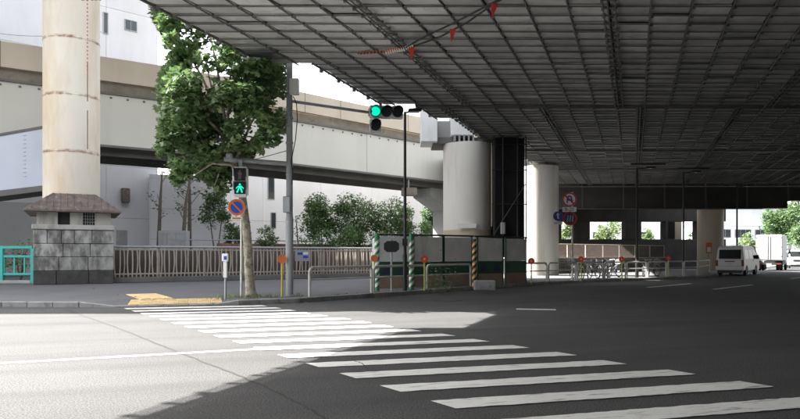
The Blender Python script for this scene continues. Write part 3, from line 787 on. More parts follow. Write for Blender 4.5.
while len(clumps) < 205:
    x, y = random.uniform(150,305), random.uniform(-28,214)
    if not inpoly(x, y, CP): continue
    if y > 178 and random.random() < .5: continue
    if any(math.hypot(x-a, y-b) < r for a, b, r in VOID): continue
    wz = 2.0*math.sqrt(max(.05, 1-((x-225)/85)**2))*(.5 if y > 170 else 1)
    clumps.append((x, y, random.uniform(-wz, wz) if x < 272 else random.uniform(.8, 2.0))) if y < 158 or x < 200 else clumps.append((x, y, random.uniform(.5, 1.6)))
pts = []; pts_dark = []
for (x, y, dy) in clumps:
    rr = random.uniform(.28,.55)
    for q in range(random.randint(75,150)):
        v = Vector((random.gauss(0,1),random.gauss(0,1),random.gauss(0,1)*.75)).normalized()*rr*random.uniform(.45,1.05)
        p = W(x,y,TY+dy) + v
        px, py = 400+F*p.x/p.y, YH-F*(p.z-H)/p.y
        if not inpoly(px+random.gauss(0,2), py+random.gauss(0,2), CP): continue
        if p.x > edge_x(p.y)-.3 and p.z > DZ-.35: continue
        if p.y < 18.95 and 220 < px < 256 and py > 150: continue          # clear of the pedestrian signal
        if any(math.hypot(px-a, py-b) < r*.75 for a, b, r in VOID) and random.random() < .75: continue
        (pts if random.random() < .72 else pts_dark).append(p-TB)
b = MB(); leafcloud(pts, .18, b, lobed=True); b.build('crown', 'leaf', tree, smooth=False)
b = MB(); leafcloud(pts_dark, .17, b, lobed=True); b.build('crown_young_leaves', 'leaf3', tree, smooth=False)
# sprig that grows past the signal pole
# --- small trees and shrubs
def shrub(name, label, base, hgt, rx, ry, trunk_h, nleaf, size, lm='leaf2', group=None, cat='shrub', nclump=34, tall=.5):
    t = thing(name, label, cat, base, group=group)
    tk = MB()
    nb = 3
    for i in range(nb):
        a = random.uniform(0,6.28); tip = Vector((math.cos(a)*rx*.5, math.sin(a)*ry*.5, trunk_h+(hgt-trunk_h)*random.uniform(.5,.8)))
        tk.tube([(0,0,-.02),(tip.x*.25,tip.y*.25,trunk_h*.7),tip], [.05+.012*hgt*.5,.045,.015], 6)
    tk.build('trunk', 'bark2', t)
    cc = (hgt+trunk_h)/2; hz = (hgt-trunk_h)/2; P = []
    for i in range(nclump):
        while True:
            c = Vector((random.uniform(-1,1),random.uniform(-1,1),random.uniform(-1,1)))
            if c.length < 1: break
        c = Vector((c.x*rx*.85,c.y*ry*.85,cc+c.z*hz*.8)); rr = min(rx,hz)*random.uniform(.26,.42)
        for q in range(nleaf//nclump):
            v = Vector((random.gauss(0,1),random.gauss(0,1),random.gauss(0,1))).normalized()*rr*random.uniform(.4,1.1); P.append(c+v)
    b = MB(); leafcloud(P, size, b); b.build('crown', lm, t, smooth=False)
    return t
SG = 'clipped shrubs behind the brown fence'
def sh(px, top, wpx, Y, label, trunk=1.3, n_=6500, lm='leaf2', name='shrub', cat='shrub', size=.17, group=SG):
    hgt = ZZ(top,Y)-.12; rx = wpx/2/F*Y
    return shrub(name, label, (XX(px,Y),Y,.12), hgt, rx, rx*.8, trunk, n_, size, lm, group, cat)
sh(322,191,46,42.,'clipped round shrub just right of the signal pole behind the fence', 1.6)
sh(355,189,48,43.,'clipped shrub in the middle of the row behind the fence', 1.6)
sh(390,197,52,44.,'clipped shrub behind the white hoarding panel', 1.4)
sh(416,212,34,44.5,'lower clipped shrub next to the thin black lamp post', 1.2, 3200)
sh(268,222,26,41.5,'small bright bush between the tree trunk and the signal pole', .9, 1800, 'leaf3')
sh(345,224,96,41.,'low spreading shrub at the foot of the clipped shrubs', .5, 6500)
sh(238,214,30,42.5,'dense low bush directly behind the mottled trunk', .8, 2200, 'leaf2')
sh(300,205,20,41.,'sparse shrub hidden behind the signal pole', 1.5, 260)
sh(216,184,34,42.,'slender young tree left of the mottled trunk behind the fence', 2.4, 3000, 'leaf', 'young_tree', 'tree', group=None)
sh(434,192,30,62.,'green tree seen between the white hall and the pale column', 2.0, 3500, 'leaf', 'background_tree', 'tree', .26, None)
sh(20,238,44,31.5,'low bush behind the teal railing', .3, 700, 'leaf3', 'bush', 'shrub', .14, None)
def bare_tree(px, top, lean, Y, label, nl=120):
    t = thing('slender_tree', label, 'tree', (XX(px,Y),Y,.12), group='slender trees in front of the annex')
    hgt = ZZ(top,Y)-.12; p = [Vector((0,0,0)), Vector((lean*.25,0,hgt*.35)), Vector((lean*.45,.1,hgt*.7)), Vector((lean,.1,hgt))]
    b = MB(); b.tube(p, [.16,.13,.09,.03], 7); P = []
    for i in range(7):
        f_ = random.uniform(.45,.98); k = int(f_*3); a = p[k].lerp(p[min(3,k+1)], f_*3-k); e = a+Vector((random.uniform(-1,1)*.9,random.uniform(-.6,.6),random.uniform(.3,.9)))
        b.tube([a,e],[.03,.01],5)
        for q in range(nl//7): P.append(e+Vector((random.gauss(0,.22),random.gauss(0,.22),random.gauss(0,.16))))
    b.build('trunk','bark2',t); b = MB(); leafcloud(P,.22,b); b.build('crown','leaf',t,smooth=False)
bare_tree(158,168,.25,41.,'slender bare-stemmed tree nearest the stone base',60)
bare_tree(181,172,.6,40.5,'slender tree leaning right in front of the annex',110)
bare_tree(190,166,-.1,41.5,'upright slender tree with sparse leaves left of the white hall',90)
# grass tufts and fallen leaves
b = MB()
for (px,py,nn) in ((250,297.5,90),(232,297.5,60),(268,297,50),(293,296,40),(222,299,25)):
    for q in range(nn):
        p = G(px,py,.12)+Vector((random.gauss(0,.2),random.gauss(0,.12),0)); h_ = random.uniform(.04,.16); a = random.uniform(0,6.28); l_ = Vector((math.cos(a),math.sin(a),0))
        b.add([p-l_*.012, p+l_*.012, p+Vector((random.uniform(-.05,.05),random.uniform(-.05,.05),h_))], [(0,1,2)])
tag(b.build('grass', 'leaf3', None, smooth=False), 'thin weeds sprouting along the kerb around the tree trunk', 'grass', kind='stuff')
b = MB()
kw = walk(K[6:11], .25)
for q in range(110):
    a_, b_ = random.choice(kw); t = (b_-a_).normalized(); nn = Vector((-t.y,t.x,0)); inner = random.random() < .45
    p = a_.lerp(b_, random.random()) + nn*(random.uniform(.2,.5) if inner else -abs(random.gauss(.02,.12))-.03); p.z = (.145 if inner else .02)
    a = random.uniform(0,6.28); u = Vector((math.cos(a),math.sin(a),random.uniform(-.3,.3)))*random.uniform(.03,.07); v = Vector((-u.y,u.x,.02))*.7
    b.add([p-u,p-v,p+u,p+v],[(0,1,2,3)])
for q in range(9):
    p = G(random.uniform(10,200),random.uniform(289,300),.12); p.z = .14; u = Vector((random.uniform(.02,.06),random.uniform(-.03,.03),.01)); v = Vector((-u.y,u.x,.02))
    b.add([p-u,p-v,p+u,p+v],[(0,1,2,3)])
tag(b.build('fallen_leaves', 'dryleaf', None, smooth=False), 'dry brown leaves fallen along the kerb', 'leaves', kind='stuff')

# ================================================================== signal pole and street furniture
SP = G(289.5,296.3,.12)
sp = thing('signal_pole', 'tall grey steel pole carrying the traffic signals beside the tree', 'pole', SP)
def S(x, y, Y): return W(x,y,Y)-SP
MB().lathe([(.115,0),(.115,2.3),(.10,2.4),(.088,8.0)], 16).build('shaft', 'polegrey', sp)
MB().lathe([(.15,0),(.15,.03),(.118,.05)], 16).build('foot', 'polegrey', sp)
MB().box(.02,.30,-.22,.02,S(0,95.5,SP.y).z,S(0,80,SP.y).z).build('junction_box', 'white', sp, .02)
MB().box(-.16,.06,-.24,-.09,S(0,213,SP.y).z,S(0,197,SP.y).z).build('control_box', 'steel', sp, .02)
for z in (1.3,2.2,3.6,4.55,5.3): MB().lathe([(.118,z),(.118,z+.04)], 14).build('band', 'steel', sp)
AE = W(369,112.5,21.1)-SP
arm = MB().tube([(0,0,S(0,101,SP.y).z), AE], .045, 10).build('upper_arm', 'polegrey', sp)
cable = [(.12,-.05,S(0,97,SP.y).z),(.22,-.05,S(0,104,SP.y).z),(.24,-.05,S(0,120,SP.y).z),(.19,-.06,S(0,140,SP.y).z),(.06,-.1,S(0,163,SP.y).z),(.12,-.1,S(0,172,SP.y).z),(.10,-.12,S(0,185,SP.y).z)]
MB().tube(cable, .014, 5).build('loose_cable', 'black', sp)
PA = W(224,159,18.6)-SP
MB().tube([(0,0,S(0,164,SP.y).z), PA], .07, 10).build('lower_arm', 'polegrey', sp)
MB().lathe([(.0,-.06),(.10,-.05),(.10,.05),(0,.06)], 12, (W(231,157,18.7).x-SP.x, 18.6-SP.y-.1)).build('sensor', 'signgrey', sp, loc=(0,0,S(0,156.5,18.6).z))
# vehicle signal
ts = thing('traffic_signal', 'horizontal traffic signal lit green with an arrow lamp below', 'traffic light', SP+AE, R(8))
def hood(mbb, x, z, r=.165, l=.26):
    o = len(mbb.v); n_ = 12
    for y in (-.12,-.12-l):
        for i in range(n_+1):
            a = R(-30)+R(240)*i/n_; mbb.v.append((x+r*math.cos(a), y, z+r*math.sin(a)))
        for i in range(n_+1):
            a = R(-30)+R(240)*i/n_; mbb.v.append((x+(r-.015)*math.cos(a), y, z+(r-.015)*math.sin(a)))
    k = n_+1
    for i in range(n_): 
        mbb.f += [(o+i,o+i+1,o+2*k+i+1,o+2*k+i),(o+k+i+1,o+k+i,o+3*k+i,o+3*k+i+1),(o+2*k+i,o+2*k+i+1,o+3*k+i+1,o+3*k+i)]
    return mbb
for j, (x, z, m_) in enumerate(((.20,.02,'greenlight'),(.56,.02,'lensoff'),(.92,.02,'lensoff'),(.20,-.43,'lensoff'))):
    bd = MB().box(x-.185,x+.185,-.09,.09,z-.205,z+.205).build('housing', 'traffichead', ts, .03)
    MB().discy(x,z,.15,-.115,-.088,20).build('lens', m_, bd)
    MB().ringy(x,z,.15,.175,-.12,-.088,20).build('bezel', 'trafficblk', bd)
    hood(MB(), x, z).build('visor', 'trafficblk', bd)
MB().box(-.02,.05,-.03,.03,-.12,.12).build('bracket', 'polegrey', ts)
# pedestrian signal
pc = W(240.5,182,18.6)
ps = thing('pedestrian_signal', 'pedestrian signal box showing a green walking figure', 'traffic light', (pc.x,18.6,pc.z), R(6))
MB().box(-.215,.215,-.11,.13,-.43,.43).build('housing', 'traffichead', ps, .05)
MB().box(-.05,.05,-.03,.03,.41,W(0,160,18.6).z-pc.z).build('hanger', 'polegrey', ps)
for z, lit in ((.19,False),(-.19,True)):
    f_ = MB().box(-.155,.155,-.135,-.11,z-.165,z+.165).build('lens', 'lensoff', ps)
    m_ = 'greenlight' if lit else 'lensoff2'
    if 'lensoff2' not in M: mat('lensoff2', (.09,.07,.07), .4, .1, 4.)
    fig = MB()
    fig.discy(0,z+.105,.028,-.145,-.134,12)
    fig.prismy([(-.045,z-.0),(.045,z-.0),(.05,z+.065),(-.05,z+.065)],-.145,-.134)
    if lit:
        fig.prismy([(-.045,z-.002),(-.01,z-.002),(-.055,z-.13),(-.10,z-.12)],-.145,-.134); fig.prismy([(.0,z-.002),(.045,z-.002),(.085,z-.12),(.045,z-.13)],-.145,-.134)
        fig.prismy([(-.052,z+.06),(-.052,z+.03),(-.10,z-.02),(-.115,z+.0)],-.145,-.134); fig.prismy([(.052,z+.03),(.052,z+.06),(.115,z+.0),(.10,z-.02)],-.145,-.134)
    else:
        fig.box(-.04,-.005,-.145,-.134,z-.13,z-.001).box(.005,.04,-.145,-.134,z-.13,z-.001)
    fig.build('figure', m_, f_)
    v = MB().box(-.175,.175,-.24,-.112,z+.168,z+.182).box(-.175,-.165,-.20,-.112,z-.05,z+.168).box(.165,.175,-.20,-.112,z-.05,z+.168).build('visor', 'trafficblk', ps)
# no-parking sign
NP = G(241.3,297.6,.12)
ns = thing('no_parking_sign', 'round blue sign with red rim and slash on a white post before the tree', 'sign', NP, face_cam(NP.x,NP.y))
MB().lathe([(.03,0),(.03,2.75)], 10).build('post', 'guard', ns)
zc = ZZ(207.5,NP.y)-.12
xo = -.13
MB().discy(xo,zc,.245,-.05,-.035,32).build('plate', 'signwhite', ns)
MB().discy(xo,zc,.175,-.056,-.05,28).build('blue_field', 'blue', ns)
MB().ringy(xo,zc,.17,.235,-.062,-.05,32).build('red_rim', 'orange', ns)
b = MB(); s_ = .17; d_ = .028
b.prismy([(xo-.12-d_,zc+.12),(xo-.12+d_*.2,zc+.12+d_),(xo+.12+d_,zc-.12),(xo+.12-d_*.2,zc-.12-d_)][::-1],-.064,-.056)
b.build('red_slash', 'orange', ns)
MB().box(xo-.16,xo+.16,-.05,-.035,zc-.36,zc-.27).build('plate', 'signwhite', ns)
MB().box(xo-.12,xo+.12,-.056,-.05,zc-.335,zc-.295).build('print_bar', 'orange', ns)
# small marker post
MP = G(225.5,299.3,.12)
mp = thing('marker_post', 'short grey post with white panel and blue symbol at the crossing', 'post', MP)
MB().lathe([(.032,0),(.032,.66)], 10).build('post', 'polegrey', mp)
MB().box(-.05,.05,-.05,.04,.60,1.05).build('white_sleeve', 'signwhite', mp, .01)
hd = MB().box(-.085,.085,-.06,.05,1.05,1.27).build('head', 'signwhite', mp, .015)
MB().box(-.03,.05,-.066,-.061,1.10,1.2).build('symbol', 'blue', hd)
# round delineators
def delineator(px, pytop, pybot, col, label, post='ygreen', r=.13, z=.12, petals=True):
    B = G(px,pybot,z); Y = B.y; h_ = ZZ(pytop,Y)-z
    t = thing('delineator', label, 'reflector', B, face_cam(B.x,B.y), 'round reflectors on yellow-green posts')
    MB().lathe([(.028,0),(.028,h_)], 8).build('post', post, t)
    dd = MB().discy(0,h_,r,-.055,-.03,20).build('disc', col, t)
    MB().ringy(0,h_,r*.82,r,-.064,-.055,20).build('rim', col, dd)
    if petals: MB().discy(0,h_,r*.3,-.07,-.0555,12).build('boss', 'yellow' if col == 'redd' else col, dd)
    return t
delineator(282,259,296.6,'orange','orange round reflector on yellow post beside the signal pole','yellow',.135,petals=False)
delineator(374.3,258.3,291.6,'orange','orange-red reflector at the left edge of the hoarding','ygreen',.12,petals=False)
delineator(424.5,259,290.6,'redd','red reflector before the grey hoarding panels right of the lamp post')
delineator(531.3,261,284.0,'redd','red reflector just right of the hoarding, first under the dark deck',r=.14)
delineator(581.2,259,281.6,'redd','red reflector among the parked bicycles')
delineator(621.8,259.3,280.4,'redd','red reflector on bright post right of the parked bicycles')
delineator(668.6,258,277.6,'redd','red reflector farthest along the kerb near the van')
# pipe guard rails along the kerb
KR = offs(K, .38)
def on_line(px, pl_):
    k = (px-400)/F
    for i in range(len(pl_)-1):
        a, b_ = Vector(pl_[i][:2]), Vector(pl_[i+1][:2]); den = (b_.x-a.x)-k*(b_.y-a.y)
        if abs(den) < 1e-6: continue
        t = (k*a.y-a.x)/den
        if 0 <= t <= 1 and a.y > 15: return a.lerp(b_, t)
def guard(px0, px1, label, h_=.86):
    a, b_ = on_line(px0, KR), on_line(px1, KR); L0 = (b_-a).length; an_ = math.atan2(b_.y-a.y, b_.x-a.x)
    t = thing('guard_rail', label, 'guard rail', (a.x,a.y,.12), an_, 'white pipe guard rails along the kerb')
    rr = .14; pts = [(0,0,0)]
    for i in range(6): q = R(90)*i/5; pts.append((rr-rr*math.cos(q),0,h_-rr+rr*math.sin(q)))
    for i in range(6): q = R(90)*i/5; pts.append((L0-rr+rr*math.sin(q),0,h_-rr+rr*math.cos(q)))
    pts.append((L0,0,0))
    MB().tube(pts, .042, 10).build('bent_pipe', 'guard', t)
    MB().tube([(.02,0,.50),(L0-.02,0,.50)], .026, 8).build('middle_rail', 'guard', t)
    return t
guard(309.5,371.5,'white bent-pipe guard rail between the signal pole and the hoarding')
guard(373.8,425.0,'white bent-pipe guard rail in front of the white hoarding panel and lamp post')
guard(427.0,470.5,'white bent-pipe guard rail in front of the grey hoarding panels')
gx_ = [(516,546.5),(548.5,575.5),(577.5,603.),(604.6,625.5),(627,646.5),(648,666.),(667.3,683.),(684.3,697.5),(698.6,709.5)]
ords = ['first','second','third','fourth','fifth','sixth','seventh','eighth','ninth']
for (p, q), o_ in zip(gx_, ords): guard(p, q, o_+' guard rail to the right of the hoarding, in the deck shade')
# street lamp post in front of the hoarding
LP = G(405,290.5,.12)
lp = thing('street_lamp', 'thin black street lamp in front of the construction hoarding', 'street lamp', LP)
zt = ZZ(112,LP.y)-.12
MB().lathe([(.075,0),(.075,1.2),(.055,1.3),(.045,zt)], 12).build('post', 'blackmetal', lp)
MB().tube([(0,0,zt-.03),(.2,0,zt+.02),(.3,-.02,zt+.03)], .03, 8).build('arm', 'blackmetal', lp)
MB().prismy([(.1,zt-.0),(.55,zt+.03),(.58,zt+.08),(.5,zt+.13),(.12,zt+.09)], -.14, .12).build('lamp_head', 'blackmetal', lp, .02)
MB().box(.16,.5,-.1,.08,zt-.015,zt+.01).build('lamp_glass', 'signgrey', lp)
MB().box(-.09,.09,-.1,.09,1.55,1.8).build('clamp', 'blackmetal', lp)
# back of a sign on a post
BS = G(391.5,291.3,.12)
bs = thing('sign_back', 'dark rounded board on a thin post in front of the white hoarding panel', 'sign', BS)
MB().lathe([(.035,0),(.035,1.75)], 8).build('post', 'galv', bs)
zc = ZZ(246.5,BS.y)-.12
MB().prismy([(-.26,zc-.1),(-.15,zc-.19),(.15,zc-.19),(.26,zc-.1),(.26,zc+.1),(.15,zc+.19),(-.15,zc+.19),(-.26,zc+.1)], -.07, -.04).build('board', 'trafficblk', bs, .01)
# construction hoarding
HB = 24.9
def hpost(px, pyb, pyt, m1, m2, label):
    B = G(px,pyb,.12); h_ = ZZ(pyt,B.y)-.12
    t = thing('striped_post', label, 'post', B)
    MB().lathe([(.085,0),(.085,h_)], 16).build('post', m1, t)
    k = 0; z = .05
    st = MB()
    while z < h_-.28:                    # helical stripes
        n_ = 16; o = len(st.v)
        for i in range(n_+1):
            a = -math.pi+2*math.pi*i/n_; zz = z+.22*i/n_*2
            zz = min(zz, h_-.13)
            st.v += [(.089*math.cos(a),.089*math.sin(a),zz),(.089*math.cos(a),.089*math.sin(a),zz+.12)]
        for i in range(n_): st.f.append((o+2*i,o+2*i+2,o+2*i+3,o+2*i+1))
        z += .44 if False else .24
    st.build('stripes', m2, t)
hpost(377,290.8,233.5,'greenpost','signwhite','green and white striped post at the left end of the hoarding')
hpost(411.5,289.8,233.5,'greenpost','signwhite','green and white striped post right of the black lamp post')
hpost(474.5,288.3,239,'black','bandorange','black and orange striped post in the middle of the hoarding')
def hpanel(pa, pb, m_, label, green=True, top=238., dirt=True, trees=True, Ya=None, Yb=None):
    A = on_line(pa, offs(K,1.0)); B = on_line(pb, offs(K,1.0))
    if Ya: A = Vector((XX(pa,Ya),Ya))
    if Yb: B = Vector((XX(pb,Yb),Yb))
    L0 = (B-A).length; h_ = 1.98
    t = thing('hoarding_panel', label, 'hoarding', (A.x,A.y,.12), math.atan2(B.y-A.y,B.x-A.x), 'construction hoarding panels round the pale column')
    if dirt: MB().box(.02,L0-.02,-.02,.02,0,.46).build('kick_board', 'dirtband', t)
    z = .46
    if green:
        gb = MB().box(.02,L0-.02,-.025,.02,.462,.98).build('green_band', 'green', t); z = .982
        if trees:
            k = max(1, round(L0/.75))
            for i in range(k):
                c = L0*(i+.5)/k
                MB().prismy([(c-.24,.52),(c+.24,.52),(c+.13,.68),(c+.17,.68),(c,.93),(c-.17,.68),(c-.13,.68)], -.032, -.0255).build('tree_motif', 'darkblue', gb)
    MB().box(.02,L0-.02,-.015,.02,z,h_-.05).build('sheet', m_, t)
    MB().box(0,.045,-.03,.035,0,h_).build('frame_post', 'framegreen', t); MB().box(L0-.045,L0,-.03,.035,0,h_).build('frame_post', 'framegreen', t)
    MB().tube([(-.1,.02,h_+.02),(L0+.1,.02,h_+.02)], .035, 8).build('top_pipe', 'blackmetal', t)
    return t
hpanel(378,411,'sheetwhite','white hoarding panel with green tree band between the striped posts',Ya=24.0,Yb=24.6)
hpanel(413,443,'sheetgrey','grey hoarding panel right of the green striped post',True,Ya=24.8,Yb=25.6,trees=False)
hpanel(443.4,472,'sheetgrey','grey hoarding panel left of the black and orange post',True,Ya=25.6,Yb=26.4,trees=False)
hpanel(477,503,'sheetgrey','grey hoarding panel with dark green tree band right of the orange striped post',True,Ya=26.7,Yb=27.4)
hpanel(505,526,'sheetgrey','dark hoarding panel at the foot of the black wrapped tower',True,Ya=27.8,Yb=28.8,trees=False)
hp = hpanel(372.5,377.6,'sheetgrey','narrow side hoarding panel at the left end',False,Ya=28.5,Yb=24.3)
cbk = thing('concrete_block', 'grey concrete weight at the foot of the hoarding gate', 'block', G(484,290.2,.12))
MB().box(-.35,.4,-.15,.25,0,.34).build('block', 'kerbstone', cbk, .03)
# weeds in front of the hoarding
b = MB(); P = []
for q in range(260): P.append(Vector((random.gauss(0,.28),random.gauss(0,.15),abs(random.gauss(.35,.3)))))
leafcloud(P,.1,b); wo = b.build('weeds','leaf2',None,smooth=False,loc=G(441,291,.12)); tag(wo,'dark weeds growing through the guard rail before the hoarding','plant')
# dark wrapped scaffold tower
tw = thing('wrapped_tower', 'tall black netted scaffold tower beside the pale column', 'scaffold', (XX(510,31.),31.,.12))
tx0, tx1 = XX(494,30.4)-tw.location.x, XX(526,30.4)-tw.location.x
MB().box(tx0+.06,tx1-.05,-.5,1.5,1.2,6.72).build('netting', 'netting', tw, .03)
for x in (tx0, tx0+.42, tx1-.4, tx1):
    MB().tube([(x,-.6,0),(x,-.6,6.8)], .03, 8).build('upright', 'blackmetal', tw)
for z in (1.9,3.6,5.2,6.4): MB().tube([(tx0-.1,-.64,z),(tx1+.05,-.64,z)], .025, 8).build('ledger', 'blackmetal', tw)
MB().tube([(tx0,-.66,2.2),(tx1,-.66,4.6)], .02, 6).build('brace', 'blackmetal', tw)
MB().box(tx0+.3,tx0+.5,-.8,-.6,2.2,2.75).build('lamp_box', 'signgrey', tw, .02)

# ================================================================== pole with round regulation signs under the deck
def text_mesh(txt, size, depth=.004):
    cu = bpy.data.curves.new('t','FONT'); cu.body = txt; cu.size = size; cu.align_x = 'CENTER'; cu.align_y = 'CENTER'; cu.extrude = depth
    ob = bpy.data.objects.new('t', cu); COL.objects.link(ob)
    dg = bpy.context.evaluated_depsgraph_get(); me = bpy.data.meshes.new_from_object(ob.evaluated_get(dg))
    bpy.data.objects.remove(ob); return me
RS = on_line(572.3, offs(K,.6)); RY = RS.y
rs = thing('regulation_sign', 'white post with red-rimmed round traffic signs under the dark deck', 'sign', (RS.x,RY,.12), face_cam(RS.x,RY))
MB().lathe([(.04,0),(.04,ZZ(192,RY)-.12)], 10).build('post', 'guard', rs)
def rsign(px, py, r, face, rim, y=-.06):
    x, z = (px-572.3)/F*RY, ZZ(py,RY)-.12
    q = MB().discy(x,z,r,y,y+.02,28).build('sign_disc', face, rs)
    if rim: MB().ringy(x,z,r*.80,r*.985,y-.008,y-.0005,28).build('rim', rim, q)
    return q, x, z
q, x, z = rsign(569.5,199.5,.345,'signwhite','red')
b = MB(); b.box(x-.13,x-.07,-.068,-.061,z-.17,z+.06); b.ringy(x,z+.06,.07,.13,-.068,-.061,16); b.box(x+.07,x+.13,-.068,-.061,z-.04,z+.06); b.prismy([(x+.1,z-.16),(x+.19,z-.03),(x+.01,z-.03)],-.069,-.062); b.build('arrow','blue',q)
b = MB(); b.prismy([(x-.22,z+.17),(x-.17,z+.22),(x+.22,z-.17),(x+.17,z-.22)][::-1],-.075,-.0692); b.build('slash','red',q)
x, z = (569.5-572.3)/F*RY, ZZ(209.5,RY)-.12
q = MB().box(x-.33,x+.33,-.06,-.04,z-.12,z+.12).build('time_plate', 'signwhite', rs, .01)
me = text_mesh('8-20', .24); me.materials.append(M['black']); link('lettering', me, q, (x,-.065,z), (R(90),0,0))
q, x, z = rsign(570,218.5,.345,'darkblue','red')
b = MB(); 
for dx in (-.12,.0,.12): b.prismy([(x+dx-.03,z-.16),(x+dx+.02,z-.16),(x+dx+.06,z+.16),(x+dx+.01,z+.16)],-.072,-.0605)
b.build('print_strokes','signgrey',q)
q, x, z = rsign(558.5,216.,.24,'blue',None)
MB().prismy([(x-.03,z-.13),(x+.05,z-.12),(x+.02,z+.05),(x+.1,z+.05),(x-.02,z+.17),(x-.1,z+.03),(x-.04,z+.04)],-.068,-.0605).build('arrow','signwhite',q)
x, z = (558.5-572.3)/F*RY, ZZ(222.8,RY)-.12
MB().box(x-.2,x+.2,-.06,-.04,z-.07,z+.07).build('small_plate','signwhite',rs)
MB().tube([(x,-.03,z+.3),(0,0,z+.3)], .015, 6).build('bracket','galv',rs)
# lamp posts under the deck
def under_lamp(px, pyb, pyt, label, left=True, Y=None, bar=True):
    Y = Y or G(px,pyb,.12).y; X = XX(px,Y); h_ = ZZ(pyt,Y)-.12
    t = thing('under_deck_lamp', label, 'street lamp', (X,Y,.12))
    MB().lathe([(.09,0),(.09,1.4),(.06,1.5),(.055,h_)], 10).build('post','blackmetal',t)
    s_ = 1
    MB().tube([(0,0,h_-.06),(s_*.5,-.1,h_-.02)], .03, 8).build('arm','blackmetal',t)
    MB().box(.4,.95,-.25,.05,h_-.04,h_+.06).build('lamp_head','blackmetal',t,.02)
    MB().box(.62,.72,-.2,-.1,h_-.06,h_-.03).build('lamp_glass','signwhite',t)
    if bar: MB().box(-.35,1.55,-.06,.06,h_+.16,h_+.26).build('mounting_bar','blackmetal',t)
    return t
under_lamp(637,277.5,168,'black lamp post under the deck behind the parked bicycles')
under_lamp(683.5,275.5,172,'black lamp post under the deck left of the beige column')
under_lamp(737,267,186,'thin black lamp post behind the white van roof',Y=48.,bar=False)
# red and white sign board near the van
rb = thing('notice_board', 'narrow red and white notice on a post beside the van', 'sign', (*on_line(708.5,offs(K,.5)),.12))
MB().lathe([(.04,0),(.04,2.1)], 8).build('post','galv',rb)
MB().box(-.22,.22,-.08,-.05,1.35,2.15).build('board','orange',rb,.01); MB().box(-.14,.14,-.088,-.0805,1.45,1.8).build('print_block','signwhite',rb)

# ================================================================== wall and fence behind the bicycles
wa = thing('rubble_wall', 'low rubble stone wall with wire fence behind the bicycles', 'wall', (6.9,40.9,.12), math.atan2(11.5,15.5))
WL = 17.8
MB().box(0,WL,.05,.5,0,.98).build('core','stone_dark',wa)
for r_ in range(5):
    x = random.uniform(-.3,0)
    while x < WL:
        w_ = random.uniform(.34,.62); MB().box(x+.012,x+w_-.012,-.02+random.uniform(-.02,.02),.12,r_*.198+.008,r_*.198+.19).build('stone','rubble',wa,.025); x += w_
MB().box(-.05,WL+.05,-.05,.55,.99,1.07).build('coping','plaster',wa,.01)
wf = MB(); x = 0
while x < WL: wf.box(x-.008,x+.008,.26,.275,1.07,1.95); x += .075
z = 1.1
while z < 1.95: wf.box(0,WL,.25,.262,z-.006,z+.006); z += .11
wf.build('wire_mesh','mesh',wa,smooth=False)
MB().tube([(0,.26,1.97),(WL,.26,1.97)],.03,8).build('top_rail','fence',wa)
for i in range(10): MB().box(i*1.97-.02,i*1.97+.03,.22,.29,1.07,1.96).build('fence_post','fence',wa)
# frame structure behind with daylight openings
fs = thing('frame_structure', 'dark concrete frame with daylight openings below the far girder', 'structure', (8,58,.12))
def fbox(name, xa, xb, ya, yb, m_='black_concrete', dy=0, th=1.2):
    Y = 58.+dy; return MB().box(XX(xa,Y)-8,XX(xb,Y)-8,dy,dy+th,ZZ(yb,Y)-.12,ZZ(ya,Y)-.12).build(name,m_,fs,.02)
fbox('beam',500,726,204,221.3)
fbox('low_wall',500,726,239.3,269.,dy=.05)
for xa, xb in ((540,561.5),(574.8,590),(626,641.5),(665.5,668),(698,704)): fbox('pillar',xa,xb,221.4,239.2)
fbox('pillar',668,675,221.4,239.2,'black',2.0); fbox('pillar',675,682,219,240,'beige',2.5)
fbox('pillar',626,641.5,221.4,239.2,'black_concrete',3.5,.8)

# ================================================================== far side seen through the openings and on the right
def ftree(px, top, wpx, Y, label, lm='leaf3', n_=1500, trunk=1.2):
    return sh(px, top, wpx, Y, label, trunk, n_, lm, 'background_tree', 'tree', .34, 'trees on the far side of the viaduct')
ftree(569,216,22,80.,'far tree seen between the sunlit column and the first dark pillar')
ftree(612,214,34,84.,'far tree framed in the widest opening under the girder', n_=2000)
ftree(648,226,18,82.,'far bush at the left of the second opening','leaf3',900,.4)
ftree(692,228,16,82.,'far bush beside the right end of the openings','leaf',800,.4)
ftree(596,232,16,78.,'low far bush left in the widest opening','leaf3',700,.2)
ftree(749,234,24,66.,'small green tree peeking over the white van','leaf3',1300,.6)
ftree(789,192,50,76.,'large leafy tree behind the truck at the right edge','leaf',7000,1.6)
ftree(812,205,44,66.,'tree cut off by the right edge behind the small van','leaf',4500,1.2)
fb1 = building('far_house','far white house seen through the openings under the girder',(XX(585,100.),100.),R(-6),9,3,3.4,2.8,8,'bldwhite')
for i in range(4): window(fb1,1.2+3.4*i*2,3.4,1.5,1.3)
fb2 = building('far_hall','pale building with long window bands behind the van and truck',(XX(712,86.),86.),R(14),5,3,3.2,2.55,9,'bldwhite')
for j in range(2):
    for i in range(4): window(fb2,.4+3.2*i,1.0+2.6*j,2.4,1.0,grid=2)
rfm = MB().hexa([(-.6,-.8,7.95),(16.6,-.8,7.95),(16.6,9.5,7.95),(-.6,9.5,7.95)],[(-.2,2.5,9.6),(16.2,2.5,9.6),(16.2,6,9.6),(-.2,6,9.6)]).build('roof','roofgrey',fb2)
for i in range(22): MB().tube([(-.4+.78*i,-.8,7.98),(-.2+.765*i,2.5,9.62)],.06,5).build('roof_rib','roofgrey',rfm)

